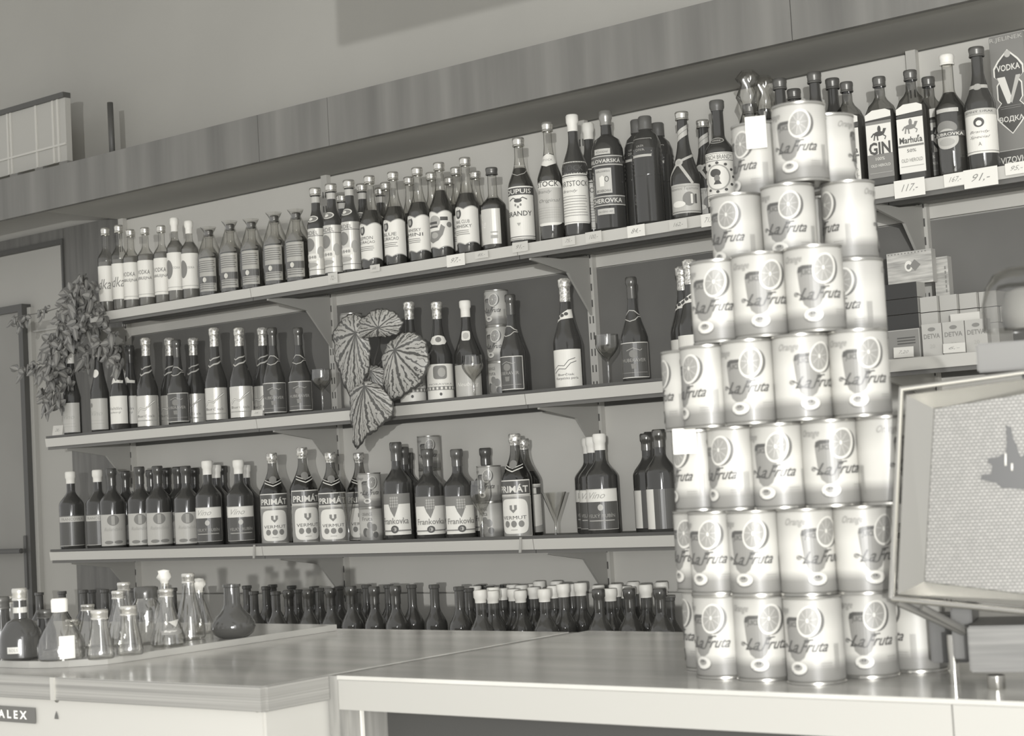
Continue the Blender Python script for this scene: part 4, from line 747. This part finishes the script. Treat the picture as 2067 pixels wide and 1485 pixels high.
boxo_ = boxo('box_riser', (pxX(1789, 560, .16), pxX(1912, 560, .16), .205, .30, S2+.0005, S2+.15), ctop); tag(boxo_, 'pale carton block at the back of the second shelf, right end', 'carton')
# ------------------------------------------------------------------ things above the fascia
bp = onY(126, 185, .05)
vb = empty('ventilation_box', (bp.x, .06, 2.478)); tag(vb, 'pale panelled box standing on the fascia at the far left', 'box')
bz = bp.z-2.478
vp = bmesh.new(); box(vp, -.75, 0, 0, .025, .05, bz); bm_obj('panel', vp, M('vent_panel', 168, .6), vb)
for x in (-.045, -.075, -.18, -.34, -.36, -.52): boxo('batten', (x-.005, x+.005, -.004, 0, .05, bz-.02), M('batten', 188, .6), vb)
boxo('rail', (-.75, 0, -.006, 0, .11, .118), M('batten', 188, .6), vb); boxo('top_edge', (-.752, .002, -.01, .025, bz-.02, bz), dark_m, vb)
for x in (-.02, -.17, -.33, -.5, -.7): boxo('foot', (x-.03, x+.02, 0, .025, 0, .05), M('foot_block', 120, .6), vb)
rp = onY(222, 207, .1); rq = onY(232, 300, .1)
bm = bmesh.new(); tube(bm, [(rp.x, .1, rp.z), (rp.x+.002, .1, 2.462)], .011, 10); o = bm_obj('dark_rod', bm, dark_m); tag(o, 'short dark upright rod standing on top of the wooden fascia', 'rod')
# ------------------------------------------------------------------ counters
CT0 = CT
lc = empty('display_cabinet', (-1.833, -2.245, 0)); tag(lc, 'white display cabinet with ribbed trim and grey laminate top', 'cabinet')
boxo('body', (-2.2, -.004, .01, .745, 0, CT0-.034), white_m, lc, bev=.004)
boxo('top', (-2.2, 0, .004, .75, CT0-.014, CT0), counter_m, lc)
bm = bmesh.new(); box(bm, -2.2, .001, -.0, .01, CT0-.036, CT0-.0005); box(bm, -.004, .006, .01, .135, CT0-.036, CT0-.0005); bm_obj('edge_trim', bm, trim_m, lc)
cp = onY(106, 1378, -2.247)
boxo('trim_joint', (cp.x+1.833-.006, cp.x+1.833+.004, -.003, .002, CT0-.036, CT0+.0003), M('joint_metal', 205, .3, .5, .6), lc)
def front(px, py): p = onY(px, py, -2.236); return (p.x+1.833, p.z)
bx, bz_ = front(74, 1428); _, bz2 = front(74, 1460)
printed('name_plate', [('rect', bx-.22, bz2, bx, bz_, M('plate_dark', 96, .5)), ('txt', 'A L E X', bx-.062, (bz_+bz2)/2, .078, .0135, M('plate_letters', 232, .5), {'bold': .03})], Flat(.0065), lc, cutx=0)
for px, py in ((114, 1411), (518, 1430)):
    sx_, sz_ = front(px, py); bm = bmesh.new()
    bmesh.ops.create_uvsphere(bm, u_segments=14, v_segments=8, radius=.0055)
    for v in bm.verts: v.co = Vector((v.co.x+sx_, v.co.y*.5+.0095, v.co.z+sz_))
    bm_obj('screw', bm, M('screw_head', 128, .3, .5, .7), lc, smooth=True)
sx_, sz_ = front(114, 1443); printed('chipped_spot', [('poly', [(sx_-.005, sz_-.006), (sx_+.006, sz_-.006), (sx_+.004, sz_), (sx_+.001, sz_+.007), (sx_-.003, sz_)], M('chip', 92, .6))], Flat(.0085), lc, cutx=0)
rc = empty('shop_counter', (-1.81, -2.11, 0)); tag(rc, 'long shop counter with grey laminate top and white apron', 'counter')
ax2 = onY(1921, 1420, -2.11).x+1.81
boxo('worktop', (.0, 2.6, 0, .64, CT0-.006, CT0), counter_m, rc)
boxo('apron_panel', (.002, ax2-.001, -.0, .02, CT0-.050, CT0-.0065), cream_m, rc); boxo('apron_panel', (ax2+.001, 2.6, 0, .02, CT0-.050, CT0-.0065), cream_m, rc)
boxo('side_leg', (-.021, .014, .003, .60, 0, CT0-.002), legw_m, rc) if False else None
bm = bmesh.new(); box(bm, -.0205, -.0005, .002, .62, 0, CT0-.001); box(bm, -.0005, .02, .022, .62, 0, CT0-.051); bm_obj('side_leg', bm, legw_m, rc)
boxo('edge_strip', (.0205, .0235, .024, .03, 0, CT0-.052), M('strip_white', 215, .4), rc)
boxo('recess_panel', (.024, 2.6, .08, .10, 0, CT0-.0065), M('recess_dark', 62, .7), rc)
# tray with rounded corner on the cabinet
tcx, tcy = -2.372, -2.165
pts = [(-3.6, tcy), (tcx-.16, tcy)]
for i in range(7): a = -math.pi/2+i*math.pi/12; pts.append((tcx-.16+.16*math.cos(a), tcy+.11+.11*math.sin(a)))
pts += [(tcx, -1.53), (-3.6, -1.53)]
bm = bmesh.new(); prism(bm, pts, 'z', CT0+.0003, CT0+.012); o = bm_obj('serving_tray', bm, noisy('tray_top', 150, 168, freq=5, rough=.15), smooth=False); tag(o, 'pale rounded-corner tray under the clear carafes on the cabinet', 'tray')
TZ = CT0+.0125
def cnt(key, bxp, byp, topy, topx=None, rot=0, zb=None, lab=None):
    z = TZ if zb is None else zb; p = onZ(bxp, byp, z); 
    # height from the pixel of the top
    dvec = ray(topx or bxp, topy); t = ((p-CAM).dot(fwd))/dvec.dot(fwd); H = (CAM+dvec*t).z-z
    k = PROTO[key]; o = put(key, Vector((p.x, p.y, z)), H-.002, face_cam(p)+rot, desc=lab or k.desc, shelf='counter', order=bxp); s = H/k.H; o.scale = (min(1.35, max(.8, s**.8)),)*2+(s,); return o
for a in [('dsquat', 44, 1330, 1189, 45), ('tall', 22, 1308, 1204, 21, .3, None, 'clear bottle behind the squat black decanter'), ('dsmall', 4, 1320, 1206.7, 0, 0, None, 'dark bottle cut by the left edge of the photo'), ('flask', 124, 1332, 1209, 121), ('dsmall', 94, 1312, 1232, 94, 0, None, 'small dark bottle behind the wide squat decanter'),
          ('tall', 180, 1304, 1220.5, 182, 0, None, 'clear carafe behind the front tapering one'), ('milk', 204, 1330, 1232, 200), ('small', 147, 1306, 1250.7, 145), ('tall', 243, 1302, 1193, 243, 0, None, 'clear carafe, shorter of two silver-capped necks side by side'), ('tall', 254, 1290, 1176.5, 251.6, 0, None, 'clear carafe rearmost, highest silver cap left of the broad one'),
          ('milk', 263, 1322, 1224, 261.6, 0, None, 'clear narrow carafe in front of the broad lidded one'), ('jar', 298, 1298, 1185, 295.6), ('crest', 340, 1302, 1190, 336, .2), ('tall', 385, 1289, 1159, 373.6, 0, None, 'tallest clear conical carafe with silver cap'), ('tissue', 405, 1277, 1190, 399), ('tissue', 336, 1278, 1176, 334.6, 0, None, 'tissue-stoppered bottle behind the pennant carafe'), ('round', 472, 1286, 1179, 460)]:
    cnt(*a)
# ------------------------------------------------------------------ chrome panel appliance on the right
chrome = M('chrome', 185, .12, .5, .9); 
def dimple():
    m = M('dimpled_sheet', 130, .35, .4, .1); nt = m.node_tree; b = nt.nodes['Principled BSDF']
    tc = nt.nodes.new('ShaderNodeTexCoord'); mp = nt.nodes.new('ShaderNodeMapping'); mp.inputs['Scale'].default_value = (205, 205, 230); mp.inputs['Rotation'].default_value = (0, 0, 0)
    br = nt.nodes.new('ShaderNodeTexBrick'); br.inputs['Color1'].default_value = g(130); br.inputs['Color2'].default_value = g(120); br.inputs['Mortar'].default_value = g(88); br.inputs['Scale'].default_value = 1.0; br.inputs['Mortar Size'].default_value = .14; br.inputs['Mortar Smooth'].default_value = .6; br.inputs['Brick Width'].default_value = 1.1; br.inputs['Row Height'].default_value = .9
    sw = nt.nodes.new('ShaderNodeSeparateXYZ'); cb = nt.nodes.new('ShaderNodeCombineXYZ'); nt.links.new(tc.outputs['Object'], mp.inputs[0]); nt.links.new(mp.outputs[0], sw.inputs[0]); nt.links.new(sw.outputs[0], cb.inputs[0]); nt.links.new(sw.outputs[2], cb.inputs[1])
    nt.links.new(cb.outputs[0], br.inputs[0]); nt.links.new(br.outputs[0], b.inputs['Base Color'])
    bp_ = nt.nodes.new('ShaderNodeBump'); bp_.inputs['Strength'].default_value = .35; bp_.inputs['Distance'].default_value = .002; nt.links.new(br.outputs['Fac'], bp_.inputs['Height']); bp_.invert = True; nt.links.new(bp_.outputs[0], b.inputs['Normal']); return m
AD = 1.99
def AP(px, py, dd):  # point at distance dd seen at px,py
    v = ray(px, py); return CAM+v*(dd/v.dot(fwd))
ap = empty('chrome_display_panel', AP(1960, 1330, AD)); ap.location.z = CT0
tag(ap, 'chrome-framed dimpled panel with dark ship silhouette beside the tins', 'display')
ap.rotation_euler[2] = face_cam(Vector(ap.location)) - .12
bpy.context.view_layer.update(); inv = ap.matrix_world.inverted() if ap.matrix_world.translation.length > 0 else None
mw = Matrix.Translation(ap.location) @ Matrix.Rotation(ap.rotation_euler[2], 4, 'Z'); inv = mw.inverted()
# a point of the panel plane (local y = const) seen at a pixel
def LP(px, py, ly):
    c = inv @ CAM; d_ = (inv.to_3x3() @ ray(px, py)); t = (ly-c.y)/d_.y; return c+d_*t
RX = 2330
outer = [(1800, 1207), (RX, 1262), (RX, 715), (1820, 785)]
outer2 = [(1812, 1199), (RX-12, 1250), (RX-12, 730), (1829, 797)]
inner = [(1862, 1176), (RX-60, 1225), (RX-60, 760), (1882, 824)]
def ringmesh(A, ya, B, yb, nm, m):
    bm = bmesh.new(); a = [bm.verts.new(LP(*p, ya)) for p in A]; b = [bm.verts.new(Vector(LP(*p, 0)+Vector((0, yb, 0)))) for p in B]
    for i in range(4): bm.faces.new((a[i], a[(i+1) % 4], b[(i+1) % 4], b[i]))
    o = bm_obj(nm, bm, m, ap); md = o.modifiers.new('s', 'SOLIDIFY'); md.thickness = .0015; md.offset = 0; return o
ringmesh(outer2, 0, inner, .022, 'bevelled_rim', M('rim_satin', 165, .25, .5, .75))
bm = bmesh.new(); L4 = [LP(*p, 0) for p in outer]; tube(bm, L4+[L4[0]], .0042, 10); bm_obj('chrome_frame', bm, chrome, ap, smooth=True)
bm = bmesh.new(); I4 = [LP(*p, 0)+Vector((0, .022, 0)) for p in inner]; bm.faces.new([bm.verts.new(p) for p in I4]); o = bm_obj('dimpled_sheet', bm, dimple(), ap); md = o.modifiers.new('s', 'SOLIDIFY'); md.thickness = .002; md.offset = 1
bm = bmesh.new(); O4 = [LP(*p, 0)+Vector((0, .03, 0)) for p in outer2]; bk = [bm.verts.new(p) for p in O4]; bm.faces.new(bk); r_ = bmesh.ops.extrude_face_region(bm, geom=bm.faces[:]); [setattr(v, 'co', v.co+Vector((0, .01, 0))) for v in r_['geom'] if isinstance(v, bmesh.types.BMVert)]; bm_obj('back_plate', bm, dark_m, ap)
ship = [(1976, 968), (1980, 958), (1998, 957), (2000, 938), (1992, 935), (1991, 925), (2012, 922), (2028, 915), (2030, 890), (2028, 858), (2038, 862), (2042, 885), (2050, 900), (2056, 925), (2068, 915), (2074, 880), (2082, 880), (2086, 925), (2120, 935), (2150, 960), (2140, 985), (2060, 988), (2020, 985), (2008, 975)]
bm = bmesh.new(); v_ = [bm.verts.new(LP(*p, 0)+Vector((0, .0175, 0))) for p in ship]; bm.faces.new(v_); r_ = bmesh.ops.extrude_face_region(bm, geom=bm.faces[:]); [setattr(v, 'co', v.co+Vector((0, .003, 0))) for v in r_['geom'] if isinstance(v, bmesh.types.BMVert)]
bm_obj('ship_silhouette', bm, M('ship_dark', 50, .4), ap)
for a, b in (((2027, 940), (2027, 915)), ((2040, 950), (2040, 935))):
    bm = bmesh.new(); tube(bm, [LP(*a, 0)+Vector((0, .0165, 0)), LP(*b, 0)+Vector((0, .0165, 0))], .0012); bm_obj('ship_detail', bm, M('ship_light', 205, .3), ap)
for a, b in (((1812, 1215), (1935, 1285)), ((1860, 1225), (1975, 1300))):
    bm = bmesh.new(); tube(bm, [LP(*a, 0)+Vector((0, .0, 0)), LP(*b, 0)+Vector((0, .05, 0))], .0042, 8); bm_obj('support_arm', bm, M('arm_dark', 120, .3, .5, .5), ap, smooth=True)
# wooden base box with round metal foot
def lbox(nm, x0, y0, x1, y1, ly0, ly1, m, par=ap, bev=.002):
    a = LP(x0, y1, ly0); b = LP(x1, y0, ly0); bm = bmesh.new(); box(bm, a.x, b.x, ly0, ly1, a.z, b.z, bev=bev); return bm_obj(nm, bm, m, par, smooth=True)
lbox('wooden_base', 1958, 1257, 2300, 1357, .01, .13, wood_m)
fp = LP(2011, 1384, .03)
bm = bmesh.new(); lathe(bm, [(0, 0), (.010, 0), (.0105, .002), (.0105, .016), (0, .016)], 20); o = bm_obj('metal_foot', bm, chrome, ap, smooth=True); o.location = (fp.x, .035, 0)
a_ = LP(1958, 1357, .01); 
bm = bmesh.new(); lathe(bm, [(0, 0), (.010, 0), (.0105, .002), (.0105, .016), (0, .016)], 20); o = bm_obj('metal_foot', bm, chrome, ap, smooth=True); o.location = (a_.x+.17, .035, 0)
lbox('dark_body', 1925, 1225, 1960, 1330, .06, .14, dark_m); lbox('dark_body', 1880, 1240, 1950, 1338, .15, .2, M('body_black', 74, .5)); 
fp2 = LP(1925, 1335, .08)
bm = bmesh.new(); lathe(bm, [(0, 0), (.006, 0), (.006, max(.03, LP(1925, 1280, .08).z)), (0, max(.03, LP(1925, 1280, .08).z))], 16); o = bm_obj('metal_post', bm, chrome, ap, smooth=True); o.location = (fp2.x, .08, 0)
lbox('post', 2100, 700, 2140, 1262, .045, .1, dark_m)
lbox('upper_wooden_box', 1973, 668, 2300, 752, .02, .13, M('upper_box', 98, .5))
# clear plastic cover on it
cb0 = LP(1980, 668, .03)
cv = empty('clear_plastic_cover', mw @ Vector((cb0.x+.055, .075, cb0.z+.001)), ap.rotation_euler[2]); tag(cv, 'clear domed plastic cover on the wooden box at right edge', 'cover')
bm = bmesh.new(); lathe(bm, [(.055, 0), (.055, .03), (.05, .05), (.04, .066), (.025, .074), (0, .076)], 28, sq=[4]*6); bm_obj('dome', bm, glass('plastic_dome', 232, 170, .2, .1), cv, smooth=True)
bm = bmesh.new(); lathe(bm, [(0, .001), (.03, .001), (.032, .02), (.028, .045), (.016, .05), (0, .05)], 14, noise=.12); bm_obj('crumpled_contents', bm, M('contents_white', 140, .4), cv)
# ------------------------------------------------------------------ plants
def leaf_mat():
    m = M('begonia_leaf', 140, .45); nt = m.node_tree; b = nt.nodes['Principled BSDF']; uv = nt.nodes.new('ShaderNodeUVMap')
    sp = nt.nodes.new('ShaderNodeSeparateXYZ'); nt.links.new(uv.outputs[0], sp.inputs[0])
    def math_(op, a, bb=None, c=None):
        n = nt.nodes.new('ShaderNodeMath'); n.operation = op
        for i, x in enumerate((a, bb, c)):
            if x is None: continue
            if isinstance(x, (int, float)): n.inputs[i].default_value = x
            else: nt.links.new(x, n.inputs[i])
        return n.outputs[0]
    nz = nt.nodes.new('ShaderNodeTexNoise'); nz.inputs['Scale'].default_value = 70; tcn = nt.nodes.new('ShaderNodeTexCoord'); nt.links.new(tcn.outputs['Object'], nz.inputs[0])
    u = math_('ADD', sp.outputs[0], math_('MULTIPLY', math_('SUBTRACT', nz.outputs[0], .5), .05)); v = sp.outputs[1]
    def veins(nf, w0):
        fr = math_('ABSOLUTE', math_('SUBTRACT', math_('FRACT', math_('MULTIPLY', u, nf)), .5)); return math_('LESS_THAN', math_('SUBTRACT', .5, fr), math_('DIVIDE', w0, math_('ADD', v, .08)))
    a = veins(9, .07); b2 = math_('MULTIPLY', veins(18, .075), math_('GREATER_THAN', v, .38)); b3 = math_('MULTIPLY', veins(36, .085), math_('GREATER_THAN', v, .68))
    fac = math_('MINIMUM', 1, math_('ADD', math_('ADD', a, b2), math_('ADD', b3, math_('GREATER_THAN', math_('ADD', v, math_('MULTIPLY', nz.outputs[0], .1)), 1.0))))
    sp2 = nt.nodes.new('ShaderNodeTexNoise'); sp2.inputs['Scale'].default_value = 240; nt.links.new(tcn.outputs['Object'], sp2.inputs[0])
    mx = nt.nodes.new('ShaderNodeMixRGB'); mx.inputs[1].default_value = g(166); mx.inputs[2].default_value = g(84); nt.links.new(fac, mx.inputs[0])
    mx2 = nt.nodes.new('ShaderNodeMixRGB'); mx2.blend_type = 'MULTIPLY'; mx2.inputs[0].default_value = .5; nt.links.new(mx.outputs[0], mx2.inputs[1]); nt.links.new(sp2.outputs[0], mx2.inputs[2]); 
    hs = nt.nodes.new('ShaderNodeMixRGB'); hs.blend_type = 'ADD'; hs.inputs[0].default_value = .0; nt.links.new(mx.outputs[0], hs.inputs[1]); nt.links.new(hs.outputs[0], b.inputs['Base Color'])
    bp_ = nt.nodes.new('ShaderNodeBump'); bp_.inputs['Strength'].default_value = .6; bp_.inputs['Distance'].default_value = .003; bp_.invert = True; nt.links.new(fac, bp_.inputs['Height']); nt.links.new(bp_.outputs[0], b.inputs['Normal'])
    return m
LM = leaf_mat()
BG = empty('begonia_plant', (0, 0, 0)); tag(BG, 'potted begonia with large veined leaves overhanging the second shelf', 'plant')
bgc = onY(752, 800, .12); BG.location = (bgc.x, .12, S2+.0005)
def leaf(att, outline, Y, dome=.02, tipdrop=0):
    # att and outline in photo pixels on the plane y=Y; polar grid round the stalk joint
    c = onY(att[0], att[1], Y); pts = [onY(x, y, Y) for x, y in outline]; n = len(pts); NU = 72; NR = 9
    # smooth closed outline
    def cr(i, t):
        p = [pts[(i+k) % n] for k in (-1, 0, 1, 2)]
        return .5*((2*p[1])+(p[2]-p[0])*t+(2*p[0]-5*p[1]+4*p[2]-p[3])*t*t+(-p[0]+3*p[1]-3*p[2]+p[3])*t**3)
    out = [cr(int(j*n/NU), j*n/NU-int(j*n/NU)) for j in range(NU)]
    out = [o+(o-c).normalized()*(.0025*math.sin(j*2.1)) for j, o in enumerate(out)]
    bm = bmesh.new(); uvl = bm.loops.layers.uv.new('UVMap'); rings = []
    for k in range(1, NR+1):
        t = k/NR; ring = []
        for j in range(NU):
            p = c+(out[j]-c)*t; rad = (out[j]-c).length
            yy = Y-dome*(1-t*t)+.06*rad*t*t*2+.004*t*math.sin(j*2*math.pi*9/NU*1.0)*1.0
            ring.append(bm.verts.new((p.x-BG.location.x, yy-BG.location.y, p.z-BG.location.z)))
        rings.append(ring)
    cv_ = bm.verts.new((c.x-BG.location.x, Y-dome-BG.location.y, c.z-BG.location.z))
    def uvset(f, us):
        for l, (a, b) in zip(f.loops, us): l[uvl].uv = (a, b)
    for j in range(NU):
        j2 = (j+1) % NU; f = bm.faces.new((cv_, rings[0][j], rings[0][j2])); f.smooth = True; uvset(f, [((j+.5)/NU, 0), (j/NU, 1/NR), ((j+1)/NU, 1/NR)])
        for k in range(NR-1):
            f = bm.faces.new((rings[k][j], rings[k+1][j], rings[k+1][j2], rings[k][j2])); f.smooth = True; uvset(f, [(j/NU, (k+1)/NR), (j/NU, (k+2)/NR), ((j+1)/NU, (k+2)/NR), ((j+1)/NU, (k+1)/NR)])
    me = bpy.data.meshes.new('leaf'); bm.to_mesh(me); bm.free(); me.materials.append(LM); o = link('leaf', me, BG); md = o.modifiers.new('s', 'SOLIDIFY'); md.thickness = .0012; return o, c
lv_ = [((727, 672), [(712, 632), (690, 640), (668, 665), (666, 700), (672, 740), (684, 775), (697, 804), (716, 790), (733, 760), (744, 722), (744, 690), (738, 650)], -.03),
       ((773, 662), [(770, 622), (745, 628), (722, 645), (706, 668), (712, 684), (745, 681), (778, 680), (802, 672), (809, 650), (797, 632)], -.05),
       ((806, 706), [(820, 670), (842, 675), (858, 700), (860, 730), (848, 768), (822, 790), (788, 808), (771, 795), (768, 760), (768, 725), (778, 698), (798, 680)], -.06),
       ((745, 778), [(735, 768), (703, 790), (700, 830), (702, 870), (704, 900), (712, 906), (728, 885), (748, 872), (776, 850), (790, 832), (782, 800), (765, 778)], -.075),
       ((757, 748), [(745, 738), (735, 765), (745, 800), (765, 805), (778, 780), (775, 745)], .01)]
stems = bmesh.new(); o0 = Vector((0, 0, .10))
for i, (a, ol, Y) in enumerate(lv_):
    o, c = leaf(a, ol, Y); e = c-Vector(BG.location); e.y = Y-.12-.015 if i != 4 else -.11
    mid = (e+o0)/2+Vector((0, .02, .03)); tube(stems, [o0, o0.lerp(mid, .5)+Vector((0, 0, .012)), mid, e], .003, 6)
bm_obj('stalks', stems, M('begonia_stalk', 100, .5), BG, smooth=True)
bm = bmesh.new(); lathe(bm, [(0, 0), (.035, 0), (.046, .075), (.05, .076), (.05, .09), (.045, .09), (.043, .08), (0, .08)], 28); bm_obj('pot', bm, M('pot_clay', 96, .7), BG, smooth=True)
# trailing plant
TP = empty('trailing_plant', (-5.14, .12, 0)); tag(TP, 'trailing striped-leaf plant hanging down beside the left shelf ends', 'plant')
tpz = S2+.18
stm = bmesh.new(); lf = bmesh.new(); uvl = lf.loops.layers.uv.new('UVMap'); random.seed(11)
def T(px, py, Y=.0): p = onY(px, py, Y); return p-Vector(TP.location)
strands = [[(170, 560), (150, 600), (120, 650), (105, 700), (100, 760), (120, 820)], [(175, 575), (180, 640), (150, 700), (120, 740), (110, 800)], [(165, 590), (195, 640), (190, 700), (150, 745), (130, 790)], [(180, 585), (215, 650), (235, 700), (240, 740)], [(160, 575), (120, 620), (90, 630), (30, 640), (35, 660)], [(150, 600), (110, 680), (80, 735), (45, 745)], [(170, 570), (140, 640), (160, 690), (175, 730)], [(185, 580), (170, 650), (130, 690), (90, 790), (95, 820)], [(150, 580), (125, 625), (140, 665), (110, 700), (85, 760)], [(165, 565), (150, 620), (165, 660), (200, 690), (220, 720)]]
for si, st in enumerate(strands):
    Y0 = random.uniform(-.05, .03)+ (.0 if si else 0); P3 = [T(x, y, Y0+random.uniform(-.02, .02)) for x, y in st]
    dense = []
    for i in range(len(P3)-1):
        for t in (0, .25, .5, .75): dense.append(P3[i].lerp(P3[i+1], t))
    dense.append(P3[-1]); tube(stm, dense, .0018, 5)
    skip = 6 if si == 4 else 0
    for i, q in enumerate(dense):
        if i < skip and i % 3: continue
        for s in range(3 if si != 4 else 2):
            a = random.uniform(0, 2*math.pi); L = random.uniform(.028, .05)*(1 if si != 4 else .8); W_ = L*.4
            dirv = Vector((math.cos(a), random.uniform(-.5, .3), -.35+.75*math.sin(a))).normalized(); side = dirv.cross(Vector((random.uniform(-.4, .4), -1, .2))).normalized(); nrm = side.cross(dirv)
            base = q+Vector((random.uniform(-.012, .012), random.uniform(-.02, .015), random.uniform(-.012, .012))); rowv = []
            for k, (tt, ww) in enumerate(((0, .25), (.2, .85), (.45, 1), (.75, .65), (1, .02))):
                cc = base+dirv*L*tt-Vector((0, 0, 1))*L*.25*tt*tt
                rowv.append([lf.verts.new(cc+side*W_*ww*u_+nrm*(-.004*abs(u_))) for u_ in (-1, -.4, .4, 1)])
            for k in range(4):
                for j in range(3):
                    f = lf.faces.new((rowv[k][j], rowv[k+1][j], rowv[k+1][j+1], rowv[k][j+1])); f.smooth = True; f.material_index = 1 if j == 1 else 0
bm_obj('stems', stm, M('vine_stem', 104, .6), TP, smooth=True)
bm_obj('foliage', lf, [M('vine_leaf', 98, .5), M('vine_leaf_stripe', 132, .45)], TP, smooth=True)['kind'] = 'stuff'
hb = T(172, 560, .03)
bm = bmesh.new(); lathe(bm, [(0, 0), (.028, 0), (.036, .055), (.039, .056), (.039, .066), (.034, .066), (0, .058)], 24)
for v in bm.verts: v.co += Vector((T(205, 600, .2).x, .1, S1+.0006))
bm_obj('pot', bm, M('pot_clay', 96, .7), TP, smooth=True)
# ------------------------------------------------------------------ hanging sign above the aisle: its shadow falls on the wall
WA, WB = onY(682, 92, WY), onY(1050, 0, WY); tt = .6
OA, OB = FLASH.lerp(WA, tt), FLASH.lerp(WB, tt); OB = OA+(OB-OA)*2.2; yb = OA.y
HS = empty('hanging_sign_board', (OA.x, yb, OA.z)); tag(HS, 'dark sign board hung above the aisle, only its shadow shows on the wall', 'sign')
bm = bmesh.new(); prism(bm, [(0, 0), (OB.x-OA.x, OB.z-OA.z), (OB.x-OA.x, OB.z-OA.z+.35), (0, .35)], 'y', 0, .02); bm_obj('board', bm, dark_m, HS)
for fx_ in (.15, .85):
    x_ = (OB.x-OA.x)*fx_; bm = bmesh.new(); tube(bm, [(x_, .01, .3), (x_, .01, 3.6-OA.z)], .003, 6); bm_obj('hanging_rod', bm, dark_m, HS)
# ------------------------------------------------------------------ labels for rows of bottles
ORD = ['first', 'second', 'third', 'fourth', 'fifth', 'sixth', 'seventh', 'eighth', 'ninth', 'tenth', 'eleventh', 'twelfth', 'thirteenth', 'fourteenth', 'fifteenth', 'sixteenth', 'seventeenth', 'eighteenth', 'nineteenth', 'twentieth'] + ['twenty-'+a for a in ['first', 'second', 'third', 'fourth', 'fifth', 'sixth', 'seventh', 'eighth', 'ninth']] + ['thirtieth'] + ['thirty-'+a for a in ['first', 'second', 'third', 'fourth', 'fifth', 'sixth', 'seventh', 'eighth', 'ninth']]
from collections import defaultdict
gr = defaultdict(list)
for o, dsc, cat, sh, order in SEQ: gr[(dsc, sh)].append((order, o, cat))
for (dsc, sh), L in gr.items():
    L.sort(key=lambda t: t[0]); n = len(L); on = 'on the '+sh
    for i, (_, o, cat) in enumerate(L):
        if n == 1: lab = '%s %s' % (dsc, on)
        elif n == 2: lab = '%s, %s of two, %s' % (dsc, ['left', 'right'][i], sh)
        else: lab = '%s, %s from left, %s' % (dsc, ORD[i], sh)
        tag(o, lab, cat, ('%s group, %s' % (' '.join(dsc.split()[:4]), sh)) if n > 1 else None)
        if len(lab.split()) > 16: print('LONG', lab)
